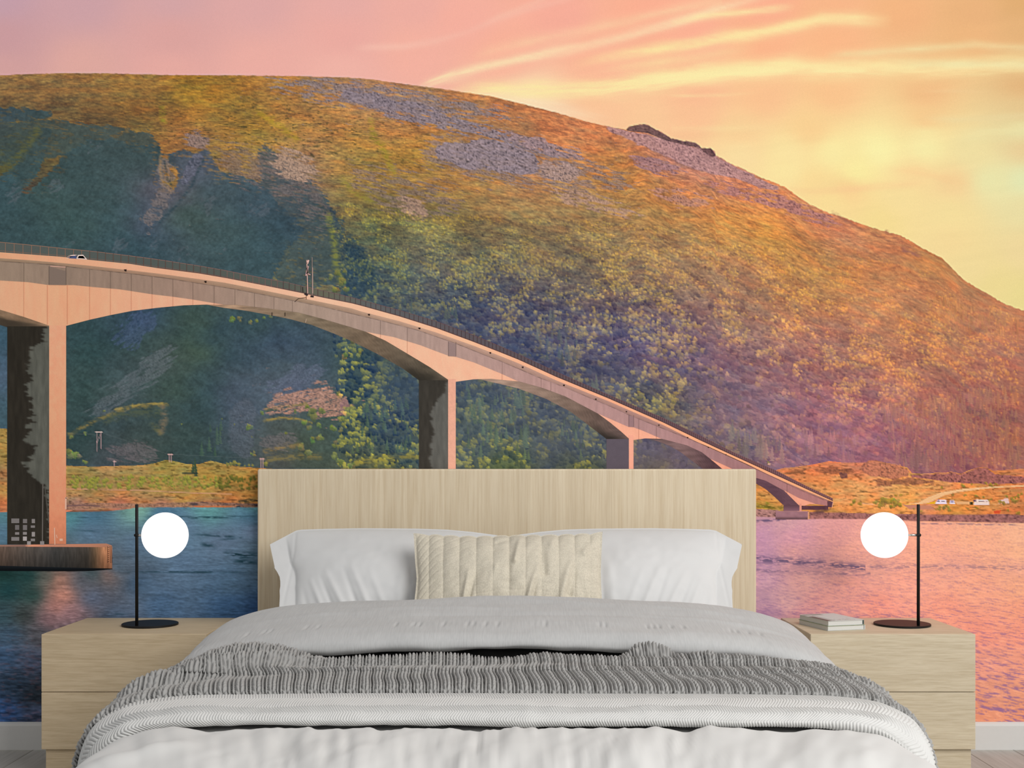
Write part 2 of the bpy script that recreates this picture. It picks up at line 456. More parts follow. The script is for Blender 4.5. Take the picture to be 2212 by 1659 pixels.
SHD = [(0, 260, 62, 78, 76), (60, 300, 64, 80, 72), (0, 420, 60, 84, 82), (100, 420, 64, 86, 78), (60, 500, 58, 80, 76), (180, 360, 62, 82, 76), (250, 340, 64, 82, 76), (200, 420, 62, 82, 76), (250, 480, 62, 86, 82), (330, 340, 60, 78, 72), (360, 420, 92, 92, 96),
       (320, 480, 76, 88, 96), (400, 460, 66, 86, 74), (420, 360, 80, 88, 92), (480, 420, 66, 84, 82), (560, 440, 62, 82, 84), (500, 500, 64, 86, 80), (600, 500, 58, 80, 80), (640, 470, 56, 76, 80), (680, 560, 58, 78, 80), (560, 560, 62, 86, 84), (740, 540, 56, 76, 76), (300, 530, 56, 80, 80), (100, 540, 60, 84, 80), (150, 480, 62, 86, 78),
       (8, 720, 66, 92, 96), (8, 820, 84, 104, 112), (8, 890, 72, 96, 96),
       (170, 720, 62, 84, 74), (200, 760, 64, 86, 72), (260, 700, 66, 86, 80), (300, 690, 64, 82, 96), (330, 660, 60, 82, 84), (300, 740, 70, 90, 72), (180, 850, 62, 84, 72), (260, 820, 80, 96, 84), (330, 780, 82, 94, 80), (390, 780, 76, 92, 74), (350, 720, 70, 88, 74), (420, 690, 68, 88, 70), (420, 760, 74, 92, 66), (380, 840, 70, 88, 70),
       (450, 840, 60, 80, 76), (430, 900, 58, 76, 72), (480, 720, 60, 82, 80), (520, 700, 56, 78, 76), (560, 690, 56, 80, 74), (540, 760, 58, 78, 82), (600, 740, 58, 78, 88), (660, 760, 62, 80, 88), (700, 760, 58, 78, 82), (620, 800, 66, 84, 82), (560, 840, 78, 92, 96), (500, 860, 78, 88, 96), (520, 900, 78, 88, 96), (640, 840, 86, 96, 112), (700, 830, 72, 88, 92),
       (250, 900, 66, 82, 76), (180, 940, 56, 76, 66), (300, 950, 66, 78, 68), (250, 980, 74, 82, 78), (340, 985, 64, 78, 66), (400, 970, 58, 74, 66), (400, 940, 64, 80, 68), (500, 960, 72, 84, 84), (480, 1000, 56, 74, 66), (600, 930, 78, 88, 78), (560, 950, 76, 84, 80), (600, 980, 80, 82, 72), (650, 960, 66, 80, 62),
       (700, 900, 66, 84, 72), (760, 780, 60, 80, 76), (760, 850, 62, 82, 74), (760, 940, 64, 82, 72), (820, 820, 58, 74, 86), (880, 860, 62, 78, 90), (860, 940, 64, 80, 88), (800, 1000, 92, 98, 66), (900, 740, 60, 76, 84), (850, 960, 66, 84, 76),
       (1000, 840, 70, 82, 94), (1040, 880, 74, 88, 92), (1100, 860, 70, 80, 96), (1150, 900, 68, 78, 92), (1100, 950, 72, 84, 90), (1200, 880, 72, 80, 94), (1260, 920, 74, 84, 94), (1250, 980, 70, 78, 90), (1000, 980, 74, 86, 88), (1180, 980, 72, 80, 88), (1100, 1005, 80, 92, 60), (1250, 1008, 84, 92, 62),
       (1400, 975, 90, 86, 102), (1450, 1000, 98, 86, 104), (1420, 1008, 110, 100, 80), (1500, 1005, 84, 78, 90)]
GX = np.interp(xx[0], SKYL[:, 0], SKYL[:, 1])
jit = 1.6 * (vnoise(xx[0] / 5, xx[0] * 0 + 3, 2) - .5) + np.clip(xx[0] - 1250, 0, 300) / 300 * 2.2 * (vnoise(xx[0] / 4, xx[0] * 0 + 9, 4) - .5)
hm = np.clip((yy - (GX + jit)[None]) / 1.6 + .5, 0, 1) * (yy < 1130)
ry, rx = region(0, 150, 2213, 1130)
X, Y = xx[ry, rx], yy[ry, rx]
litc = idw(LIT, -20, 2240, 140, 1140, 12, 4.0, 1200.0, 2)(X + 26 * (fbm(X / 60, Y / 30, 141, 2) - .5), Y + 20 * (fbm(X / 50, Y / 26, 142, 2) - .5))
shdc = idw(SHD, -20, 2240, 140, 1140, 12, 4.0, 900.0, 1)(X + 30 * (fbm(X / 40, Y / 30, 143, 2) - .5), Y + 20 * (fbm(X / 40, Y / 26, 144, 2) - .5))
CONT = Y - 0.75 * GX[rx][None]                     # follows the slope under the skyline
# shadowed flank of the hill
DL = [(204, 203, -18, -14, -2), (60, 180, -14, -10, -2), (320, 200, -10, -12, 0), (440, 205, -6, -19, -4), (560, 270, 0, -12, 4), (704, 278, 12, 2, 6), (620, 300, 0, -6, 8), (900, 300, 0, 0, 8), (1174, 398, 36, 20, 24), (1100, 300, 4, 2, 10), (1300, 330, 4, 0, 14), (1624, 418, 20, 14, 12), (1450, 430, 4, 0, 14),
      (924, 538, 38, 26, 38), (820, 440, 8, 2, 14), (1000, 460, 12, 2, 16), (1200, 500, 20, 8, 24), (1424, 558, 28, 17, 30), (1100, 605, 6, 0, 27), (850, 620, 6, 2, 14), (1374, 718, 2, 1, 32), (1200, 700, 8, 4, 24), (1500, 620, 24, 14, 30), (1724, 718, 38, 20, 26), (1600, 600, 28, 14, 32), (1800, 560, 16, 12, 22), (1750, 500, 8, 6, 12),
      (1900, 655, 26, 16, 32), (1624, 868, 22, 21, 17), (1500, 900, 16, 16, 12), (1800, 850, 24, 16, 18), (1750, 950, 16, 18, 8), (2124, 918, 14, 9, 0), (2150, 720, 24, 18, 22), (2000, 700, 26, 16, 26), (2100, 820, 16, 10, 12), (1300, 840, 12, 10, 12)]
DS = [(500, 455, 3, 1, 9), (100, 460, 0, -2, 5), (300, 420, 2, 0, 7), (264, 778, -16, -16, 0), (200, 860, -6, -8, 2), (420, 760, -8, -8, 4), (624, 798, 8, 4, 11), (500, 900, -4, -2, 4), (560, 700, 4, 0, 8), (700, 700, 4, 2, 8), (1124, 898, 13, 11, 5), (1000, 900, 10, 8, 4), (1250, 960, 12, 10, 6), (820, 800, 6, 6, 6), (760, 900, 4, 2, 8), (1450, 990, 8, 6, 6), (300, 960, -4, -4, 4)]
dlf = idw(DL, -20, 2240, 140, 1140, 24, 3.0, 3000.0)(X, Y)
litc = litc + dlf
shdc = shdc + idw(DS, -20, 2240, 140, 1140, 24, 3.0, 3000.0)(X, Y)
sh = np.zeros((H_, W_), np.float32)
for pl, so, ro, ns, sd, shr, ed in [
    ([(-20, 392), (45, 350), (96, 268), (118, 264), (100, 330), (75, 385), (30, 430), (60, 420), (110, 370), (140, 332), (190, 302), (250, 300), (300, 312), (345, 311), (352, 345), (352, 400), (372, 425), (388, 372), (362, 350), (360, 332), (400, 322),
      (425, 335), (446, 322), (465, 352), (480, 376), (540, 386), (590, 412), (600, 440), (640, 470), (660, 500), (620, 540), (590, 600), (600, 640), (700, 700), (760, 700), (760, 1030), (-20, 1030)], 9, .85, (20, 4.2), 3, .10, .10),
    ([(742, 560), (760, 600), (800, 690), (905, 800), (905, 1020), (700, 1030), (660, 640), (735, 650)], 5, .6, (12, 8), 4, 0, .1),
    ([(742, 500), (790, 540), (820, 600), (800, 660), (750, 640), (742, 560)], 14, 1.0, (12, 6), 14, .2, .3),
    ([(905, 770), (1000, 800), (1100, 800), (1300, 900), (1500, 960), (1580, 1030), (900, 1030)], 3, .2, (12, 8), 5, 0, .1),
    ([(-20, 236), (60, 232), (110, 240), (120, 252), (40, 262), (-20, 262)], 6, 1.1, (14, 5), 6, .1, .1),
    ([(-20, 262), (90, 256), (240, 272), (330, 290), (340, 320), (130, 340), (-20, 360)], 9, 1.25, (15, 3.6), 7, .18, .06),
    ([(560, 300), (700, 420), (740, 480), (742, 620), (600, 620), (560, 450)], 14, 1.05, (13, 3.4), 8, .20, .05)]:
    a, b, m = poly_mask(pl, so, ro, ns, sd, 50, shr, ed, 4)
    if sd in (7, 8):
        m = m * .8
    sh[a, b] = np.maximum(sh[a, b], m)
m = sh[ry, rx]
# faint tufts catching light inside the shade
rim = box_blur(sh, 30)[ry, rx]
m = m * (1 - .5 * sstep(.58, .70, fbm(X / 15, (Y - .1 * X) / 3.6, 37, 4)) * sstep(.995, .80, rim) * (X < 735) * (Y < 640))
base = litc * (1 - m[..., None]) + shdc * m[..., None]
# grass and heather texture
amp = 0.34 - 0.16 * m
amp = amp * (1 - .45 * np.clip((X - 1500) / 600, 0, 1))
t = (fbm(X / 12, CONT / 3.6, 41, 4, .8) - .5) * 2.1 + (fbm(X / 60, CONT / 22, 43, 3) - .5) * .9
t = t * (1 - m) + m * ((fbm(X / 5.5, (Y + .35 * X) / 4.5, 45, 3, .7) - .5) * 1.6 + (fbm((X + .8 * Y) / 30, (Y - .6 * X) / 12, 46, 3) - .5) * 1.3)
base = base * (1 + amp * t)[..., None] + (t * amp * (1 - m))[..., None] * np.array([14, 8, -26], np.float32)
hue = (fbm(X / 34, CONT / 10, 47, 3) - .5)[..., None] * (1 - .8 * m[..., None])
base = base * (1 + hue * np.array([.16, -.06, -.16], np.float32))
# small dark terraces
ter = sstep(.66, .76, fbm(X / 9 + 2 * fbm(X / 40, Y / 40, 3, 2), CONT / 2.2, 51, 2))
tz = np.clip(1 - ((X - 620) / 420) ** 2, 0, 1) * np.clip(1 - ((Y - 300) / 130) ** 2, 0, 1) * (1 - m)
base = base * (1 - .42 * ter * tz)[..., None] + np.array([18, 32, 28], np.float32) * (.38 * ter * tz)[..., None] + 7 * tz[..., None]
H0 = hm[ry, rx][..., None]
img[ry, rx] = img[ry, rx] * (1 - H0) + base * H0
HILLM = hm


def speck(poly, col, dark, soft=6, rough=.9, ns=(14, 5), seed=1, dens=.5, cell=3.0, alpha=.9, slope=.22):
    """scree: pale stones with dark joints"""
    up = HILLM_BIG and soft >= 3
    a, b, m = poly_mask(poly, soft * (2 if up else 1), rough * (1.3 if up else 1), (ns[0] * 1.7, ns[1] * .8) if up else ns, seed, 40, slope, .10, 4)
    X, Y = xx[a, b], yy[a, b]
    v = Y - slope * X
    cell = cell * .72
    n1 = .6 * vnoise(X / cell, v / (cell * .7), seed + 11) + .4 * vnoise(X / (cell * 2.3), v / (cell * 1.5), seed + 12)
    n2 = fbm(X / 22, v / 4.5, seed + 3, 3)
    c = np.array(col, np.float32) * (0.70 + 0.56 * n1)[..., None]
    k = sstep(.36, .24, n1) * .5
    c = c * (1 - k)[..., None] + np.array(dark, np.float32) * k[..., None]
    mm = m * sstep(dens - .10, dens + .10, n2 + .20) * alpha * HILLM[a, b]
    mm = mm[..., None]
    img[a, b] = img[a, b] * (1 - mm) + c * mm


HILLM_BIG = True
GREY = (140, 126, 134)
DK = (70, 64, 76)
speck([(560, 172), (640, 168), (760, 172), (880, 196), (980, 215), (1060, 232), (1140, 262), (1060, 262), (940, 250), (860, 240), (740, 225), (640, 205)], (138, 124, 128), DK, 8, 1.2, (16, 3.4), 91, .60, 2.6, .8, .17)
speck([(930, 290), (1100, 300), (1300, 360), (1400, 400), (1300, 420), (1100, 400), (900, 360)], (142, 122, 120), DK, 10, 1.2, (16, 3.4), 92, .68, 2.6, .7, .22)
speck([(760, 350), (900, 380), (1000, 420), (980, 470), (850, 460), (760, 400)], (136, 116, 108), DK, 10, 1.2, (16, 3.4), 93, .66, 2.6, .7, .25)
speck([(440, 300), (620, 330), (700, 420), (720, 520), (640, 440), (500, 380)], (124, 108, 104), DK, 12, 1.2, (16, 3.4), 94, .62, 2.4, .6, .2)
speck([(745, 192), (800, 196), (850, 212), (930, 232), (1010, 262), (1090, 284), (1150, 300), (1210, 330), (1260, 352), (1200, 345), (1120, 318), (1040, 292), (960, 280), (900, 268), (840, 250), (780, 225), (735, 208)], GREY, DK, 5, .9, seed=2, dens=.48)
speck([(937, 318), (960, 308), (1010, 312), (1020, 303), (1065, 301), (1110, 312), (1150, 328), (1165, 350), (1160, 378), (1120, 378), (1060, 368), (1000, 362), (945, 342)], (146, 130, 138), DK, 4, .6, seed=3, dens=.25, cell=3.4)
speck([(1160, 345), (1220, 352), (1262, 372), (1240, 392), (1170, 386)], (168, 140, 132), DK, 5, .8, seed=4, dens=.4)
speck([(1070, 285), (1150, 292), (1230, 318), (1300, 345), (1230, 345), (1140, 320)], (158, 132, 134), DK, 5, .9, seed=5, dens=.5)
speck([(1285, 266), (1352, 281), (1440, 300), (1510, 322), (1560, 346), (1640, 385), (1700, 412), (1660, 410), (1580, 385), (1510, 368), (1440, 340), (1370, 308)], (182, 138, 136), (112, 76, 92), 3, .5, seed=6, dens=.25, cell=2.6)
speck([(1360, 335), (1430, 340), (1480, 362), (1470, 376), (1400, 372), (1370, 352)], (166, 124, 126), (98, 68, 84), 6, .9, seed=7, dens=.45)
speck([(1500, 385), (1600, 400), (1700, 430), (1790, 470), (1860, 500), (1780, 485), (1680, 450), (1560, 420)], (180, 124, 118), (110, 70, 88), 6, 1.0, seed=8, dens=.6)
speck([(1400, 400), (1480, 410), (1560, 440), (1500, 450), (1420, 430)], (186, 134, 116), (110, 80, 80), 6, 1.0, seed=9, dens=.6)
speck([(1170, 405), (1260, 415), (1330, 440), (1420, 470), (1330, 465), (1230, 440)], (176, 140, 120), (96, 80, 84), 6, 1.0, seed=10, dens=.6)
speck([(860, 425), (900, 430), (930, 460), (900, 470), (860, 450)], (170, 138, 118), (96, 80, 84), 6, 1.0, seed=12, dens=.55)
speck([(600, 320), (660, 330), (690, 370), (660, 395), (600, 385), (590, 350)], (172, 142, 122), (92, 88, 92), 8, 1.0, seed=13, dens=.5, cell=2.4)
speck([(410, 285), (445, 292), (455, 320), (420, 318), (385, 300)], (140, 118, 112), (70, 72, 80), 6, .9, seed=14, dens=.4)
speck([(345, 345), (362, 340), (372, 380), (368, 420), (345, 470), (318, 510), (310, 470), (335, 420)], (124, 112, 108), (62, 72, 84), 6, 1.1, (8, 10), 15, .52, 3.4, .7)
speck([(420, 330), (442, 328), (425, 370), (405, 400), (385, 395)], (96, 98, 112), (60, 70, 84), 4, .6, (8, 10), 16, .3, 4)
for k, (cx, cy, w_, h_) in enumerate([(450, 440, 12, 22), (205, 315, 14, 14), (30, 415, 22, 22), (120, 400, 22, 20), (260, 530, 12, 26), (490, 530, 16, 10), (560, 450, 40, 14), (160, 520, 10, 22), (330, 530, 14, 18), (390, 545, 20, 12)]):
    speck([(cx - w_, cy + h_ * .4), (cx, cy - h_), (cx + w_, cy - h_ * .5), (cx + w_ * .5, cy + h_), (cx - w_ * .6, cy + h_)], (108, 110, 118), (62, 76, 90), 6, 1.1, (7, 9), 20 + k, .6, 3, .32, -.6)
# under the bridge
speck([(300, 668), (338, 676), (330, 710), (290, 750), (262, 745), (235, 735), (270, 700)], (72, 88, 116), (44, 68, 100), 7, 1.1, (10, 10), 31, .42, 4, .6, -.7)
speck([(200, 880), (260, 830), (340, 760), (380, 755), (360, 800), (300, 850), (230, 900), (190, 905)], (104, 110, 116), (62, 78, 84), 9, 1.1, (18, 8), 32, .50, 3, .5, -.5)
speck([(240, 960), (330, 955), (350, 990), (300, 998), (220, 990)], (112, 100, 102), (66, 74, 76), 7, .9, seed=33, dens=.45, cell=3.4, alpha=.55)
speck([(560, 880), (600, 850), (660, 835), (700, 832), (735, 850), (760, 880), (740, 905), (680, 892), (600, 890)], (176, 132, 114), (78, 80, 92), 7, 1.2, (12, 6), 34, .50, 3.4, .85, -.2)
speck([(560, 840), (620, 800), (690, 780), (710, 820), (640, 835), (580, 850)], (98, 106, 124), (74, 86, 106), 10, .8, (14, 8), 35, .4, 3, .6, -.4)
speck([(560, 945), (640, 935), (650, 960), (600, 975), (560, 965)], (112, 104, 104), (70, 80, 82), 6, .9, seed=36, dens=.4, cell=3.2, alpha=.55)
speck([(500, 870), (540, 850), (560, 900), (540, 990), (500, 985), (490, 930)], (92, 98, 108), (66, 78, 88), 8, .6, (14, 14), 37, .35, 2.6, .5)
# ridge outcrop
speck([(1352, 282), (1358, 274), (1392, 267), (1415, 279), (1449, 298), (1484, 304), (1506, 309), (1520, 322), (1482, 314), (1440, 304), (1400, 288)], (112, 84, 84), (70, 52, 62), 1, .2, seed=38, dens=.1, cell=4)
speck([(1515, 320), (1536, 320), (1547, 336), (1540, 340), (1518, 328)], (108, 78, 80), (66, 48, 60), 1, .1, seed=39, dens=.05, cell=4)


def ridge_lines(lines):
    """soft ribbons: (points, width, colour, alpha)"""
    for pts, wd, col, al in lines:
        p = np.array(pts, np.float32)
        ry, rx = region(p[:, 0].min() - wd * 3, p[:, 1].min() - wd * 3, p[:, 0].max() + wd * 3, p[:, 1].max() + wd * 3)
        X, Y = xx[ry, rx], yy[ry, rx]
        d = np.full(X.shape, 1e9, np.float32)
        for (xa, ya), (xb, yb) in zip(p[:-1], p[1:]):
            dx, dy = xb - xa, yb - ya
            tt = np.clip(((X - xa) * dx + (Y - ya) * dy) / (dx * dx + dy * dy + 1e-6), 0, 1)
            d = np.minimum(d, np.hypot(X - xa - tt * dx, Y - ya - tt * dy))
        d = d * (1 + .9 * (fbm(X / 7, Y / 5, int(p[0, 0]) % 50, 2) - .5) * (wd > 2))
        lay((ry, rx, np.clip(1.25 - d / wd, 0, 1) * al * ((.25 + .75 * sstep(.38, .60, fbm(X / 11, Y / 3.4, int(p[0, 1]) % 40, 3))) if wd > 2.9 else 1)), col)


ridge_lines([
    ([(800, 262), (806, 290), (825, 318), (838, 345), (850, 372)], 9, (165, 150, 50), .55),
    ([(740, 385), (760, 415), (800, 435)], 8, (150, 140, 60), .6), ([(560, 245), (590, 262), (640, 300)], 9, (170, 152, 45), .45), ([(350, 235), (352, 262)], 8, (150, 150, 50), .6),
    ([(0, 372), (40, 340), (80, 285)], 12, (104, 102, 56), .55), ([(440, 345), (415, 400), (385, 440), (345, 480)], 4, (46, 66, 74), .6), ([(355, 348), (362, 385), (372, 402)], 3, (50, 62, 66), .6),
    ([(348, 330), (346, 370), (352, 400)], 4, (178, 138, 92), .55),
    ([(712, 470), (722, 520), (726, 570), (738, 610)], 9, (150, 150, 62), .6),
    ([(1915, 500), (1935, 515), (1965, 535)], 5, (150, 96, 80), .5), ([(1950, 540), (1985, 552)], 5, (150, 100, 96), .6),
    ([(1800, 460), (1850, 490), (1920, 520)], 4, (140, 92, 78), .5),
])

# woods: crowns painted from the ridge down -----------------------------
FOREST = [(700, 450), (740, 432), (800, 440), (900, 462), (1000, 462), (1100, 472), (1250, 475), (1350, 482), (1450, 492), (1560, 520), (1650, 530), (1760, 535), (1850, 535), (1950, 560), (2040, 600), (2110, 645), (2230, 700), (2230, 1012), (1680, 1012), (1560, 1012), (730, 1012),
          (735, 900), (720, 720), (745, 640), (735, 560)]
fa, fb, fm = poly_mask(FOREST, 4, .5, (14, 8), 9)
FM = np.zeros((H_, W_), np.float32)
FM[fa, fb] = fm
CONTR = idw([(800, 500, .9), (1000, 500, .8), (1200, 520, .7), (1500, 540, .55), (1800, 560, .45), (2000, 600, .45), (800, 620, .7), (1000, 640, 1.0), (1100, 700, 1.0), (1200, 640, .9), (1300, 700, 1.05), (1450, 700, 1.0), (1600, 650, .7), (1750, 700, .75), (1900, 650, .45),
             (2100, 650, .5), (1600, 780, .8), (1750, 800, .9), (1850, 850, .85), (1950, 780, .8), (1550, 850, .3), (1640, 900, .10), (1750, 900, .30), (1850, 950, .30), (1950, 900, .5), (2100, 900, .6), (2200, 850, .7), (2050, 970, .5), (1700, 970, .4), (1600, 960, .6),
             (1400, 880, 1.0), (1450, 840, 1.0), (1500, 920, .5), (1050, 900, .65), (1200, 950, .55), (1250, 900, .5), (850, 900, 1.3), (780, 800, 1.5), (800, 950, 1.4), (760, 870, 1.4), (840, 960, 1.3), (850, 780, .25), (880, 860, .2), (880, 700, .5), (1000, 760, .7), (1150, 760, .6), (1450, 990, .15), (1100, 1005, 1.1), (1280, 1005, 1.0),
             (2000, 1000, .6), (1850, 990, .15)], -20, 2240, 400, 1040, 16)
rs = np.random.default_rng(5)


def crown(r, kind, rs_):
    n = int(r * 2.6 / S) | 1
    h = n // 2
    Yc, Xc = np.mgrid[-h:h + 1, -h:h + 1].astype(np.float32) * S / r
    if kind == 'leaf':
        th = np.arctan2(Yc, Xc)
        lump = 1 + .16 * np.sin(3 * th + rs_.random() * 6) + .12 * np.sin(5 * th + rs_.random() * 6)
        d = np.hypot(Xc * (1 + .15 * rs_.random()), Yc) / lump
        a = np.clip((1.0 - d) * r * .9, 0, 1)
        s = np.clip(.78 - .42 * Yc + .14 * Xc + .35 * (rs_.random(Xc.shape) - .5), .15, 1.2)
    else:
        tall = 1.15
        y2 = (Yc + tall) / (2 * tall)
        wdt = .05 + .46 * np.clip(y2, 0, 1) * (.82 + .3 * np.sin(y2 * 26))
        a = np.clip((wdt - np.abs(Xc)) * r * .9, 0, 1) * (y2 > 0) * (y2 < 1)
        s = np.clip(.62 + .5 * Xc + .3 * (rs_.random(Xc.shape) - .5) - .12 * (y2 - .5), .1, 1.1)
    return a.astype(np.float32), s.astype(np.float32), h


LIB = {k: [[crown(r, k, rs) for _ in range(5)] for r in np.arange(1.6, 20, 1.0)] for k in ('leaf', 'fir')}


def stamp(x, y, r, kind, hi, lo, alpha=1.0):
    k = int(np.clip((r - 1.6) / 1.0 + .3, 0, 17))
    a, s, h = LIB[kind][k][rs.integers(5)]
    cx_, cy_ = int(x / S), int(y / S)
    if cx_ - h < 0 or cy_ - h < 0 or cx_ + h + 1 > W_ or cy_ + h + 1 > H_:
        return
    sl = img[cy_ - h:cy_ + h + 1, cx_ - h:cx_ + h + 1]
    c = lo + (hi - lo) * s[..., None]
    aa = (a * alpha)[..., None]
    sl += (c - sl) * aa


def size_at(x, y):
    s = 2.3 + max(0, y - 500) / 70.0
    if x > 1500:
        s *= 1 - .42 * min(1, (x - 1500) / 400)
    return min(max(s, 2.2), 6.4)


smap = img.copy()
pts_t = []
cand = 70000
cxs = rs.random(cand) * 1560 + 690
cys = 430 + 585 * rs.random(cand) ** 1.15
order = np.argsort(cys)
cmap = CONTR(cxs.astype(np.float32), cys.astype(np.float32))[:, 0]
ncl = fbm(cxs / 34, cys / 24, 61, 3)
keep = rs.random(cand)
for i in order:
    x, y = cxs[i], cys[i]
    ix, iy = int(x / S), int(y / S)
    if ix >= W_ - 12 or iy >= H_ or FM[iy, ix] < .5:
        continue
    r = size_at(x, y)
    if keep[i] > min(1, 8.0 / (r * r)) * 1.25:
        continue
    c = float(cmap[i])
    b = smap[iy, ix]
    g = ncl[i] + .30 * (keep[i] * r * r / 12 % 1 - .5)
    if g > (.47 if y < 600 else .505):
        q = .6 + .6 * rs.random()
        hi = b + np.array([60, 48, -2]) * c * q
        lo = b - np.array([14, 13, 4]) * c
        stamp(x, y, r * (.55 + .55 * rs.random()), 'leaf', hi, lo, .85)
    else:
        hi = b - np.array([8, 7, 0]) * c
        lo = b - np.array([52, 46, 18]) * c
        stamp(x, y, r * (.6 + .6 * rs.random()), 'leaf', hi, lo, .7)
# spruces
FIRZ = [([(990, 835), (1080, 840), (1130, 860), (1090, 950), (1060, 985), (1000, 980)], 46, 13, 1.0), ([(1110, 845), (1150, 850), (1150, 900), (1115, 900)], 9, 15, 1.1), ([(1210, 900), (1250, 900), (1260, 960), (1200, 960)], 14, 11, .9),
        ([(1110, 920), (1150, 930), (1150, 990), (1110, 980)], 10, 14, 1.0), ([(1240, 940), (1265, 950), (1262, 985), (1235, 980)], 7, 11, 1.0), ([(770, 860), (880, 870), (895, 980), (760, 980)], 44, 11, 1.0), ([(960, 660), (985, 660), (985, 700), (960, 700)], 4, 14, 1.0),
        ([(1160, 680), (1260, 690), (1250, 790), (1160, 780)], 26, 13, 1.0), ([(1560, 925), (1700, 960), (1690, 1000), (1600, 975)], 34, 15, .8), ([(1730, 900), (1850, 950), (1850, 1000), (1740, 985)], 40, 12, .45), ([(1270, 800), (1290, 800), (1290, 850), (1270, 850)], 3, 18, 1.1),
        ([(1900, 880), (2212, 830), (2212, 1010), (2000, 1012), (1930, 990)], 700, 10, .62), ([(2000, 640), (2212, 690), (2212, 740), (2120, 730), (2040, 700)], 200, 8, .5), ([(860, 640), (900, 640), (900, 700), (860, 690)], 5, 12, .8), ([(1950, 985), (2060, 985), (2060, 1012), (1950, 1012)], 40, 13, .7),
        ([(440, 915), (480, 920), (480, 985), (430, 985)], 9, 13, 1.1)]
for pl, n, r, c in FIRZ:
    a, b, m = poly_mask(pl, 0)
    jy, jx = np.nonzero(m > .5)
    pick = rs.integers(0, len(jy), n)
    pick = pick[np.argsort(jy[pick])]
    for p in pick:
        x, y = (jx[p] + b.start) * S, (jy[p] + a.start) * S
        b0 = smap[min(H_ - 1, int(y / S)), min(W_ - 1, int(x / S))]
        stamp(x, y - r * .3, r * (.6 + .5 * rs.random()), 'fir', b0 + np.array([26, 30, 4]) * c, b0 - np.array([22, 16, 10]) * c, .85)
# lone bushes and trees on the shaded slope
BUSH = [(505, 792 - 100, 10), (520, 690, 7), (540, 697, 6), (555, 692, 6), (570, 688, 5), (585, 684, 5), (750, 712, 8), (765, 735, 9), (745, 770, 9), (780, 760, 8), (730, 850, 7), (745, 905, 8), (640, 890, 6), (665, 880, 7), (680, 895, 13), (695, 890, 9), (568, 892, 6), (655, 915, 9), (668, 925, 8), (690, 920, 7), (720, 925, 8), (735, 930, 7), (690, 945, 10), (675, 952, 9), (650, 965, 11),
        (668, 975, 11), (540, 923, 9), (620, 937, 6), (546, 980, 6), (550, 985, 5), (155, 945, 6), (185, 938, 5), (158, 985, 12), (150, 975, 10), (168, 985, 9), (184, 1000, 6), (225, 888, 4), (393, 917, 4), (720, 985, 10), (735, 1000, 9), (725, 960, 9), (760, 1005, 9), (480, 905, 3), (508, 918, 3), (545, 945, 3), (740, 610, 10), (730, 590, 9), (715, 600, 8), (748, 625, 8), (725, 625, 9), (705, 605, 6), (745, 585, 6)]
for x, y, r in BUSH:
    for q in range(4):
        stamp(x + (rs.random() - .5) * r * 1.1, y + (rs.random() - .5) * r, r * (.4 + .35 * rs.random()), 'leaf', np.array([124, 128, 76]) + rs.normal(0, 9, 3), np.array([50, 68, 60]), .8)
ridge_lines([([(150, 938), (200, 912), (250, 890), (290, 878), (362, 874)], 5, (146, 124, 68), .7), ([(250, 884), (300, 874), (350, 872)], 3, (190, 160, 80), .6), ([(352, 880), (356, 905), (348, 932)], 9, (150, 122, 92), .5), ([(330, 918), (345, 935)], 7, (128, 116, 66), .4), ([(230, 905), (290, 890), (340, 890)], 11, (92, 98, 70), .5),
             ([(572, 908), (600, 903), (640, 905), (672, 913)], 4, (160, 136, 72), .85), ([(575, 885), (620, 880), (660, 872)], 5, (120, 118, 62), .5), ([(574, 975), (620, 965), (650, 962)], 7, (150, 122, 72), .6), ([(570, 995), (640, 985), (690, 985)], 8, (140, 122, 70), .6), ([(770, 1000), (830, 990), (900, 985)], 8, (150, 136, 66), .7),
             ([(1665, 893), (1682, 895)], 5, (170, 130, 138), .6), ([(1682, 905), (1688, 912)], 3, (176, 138, 142), .5)])

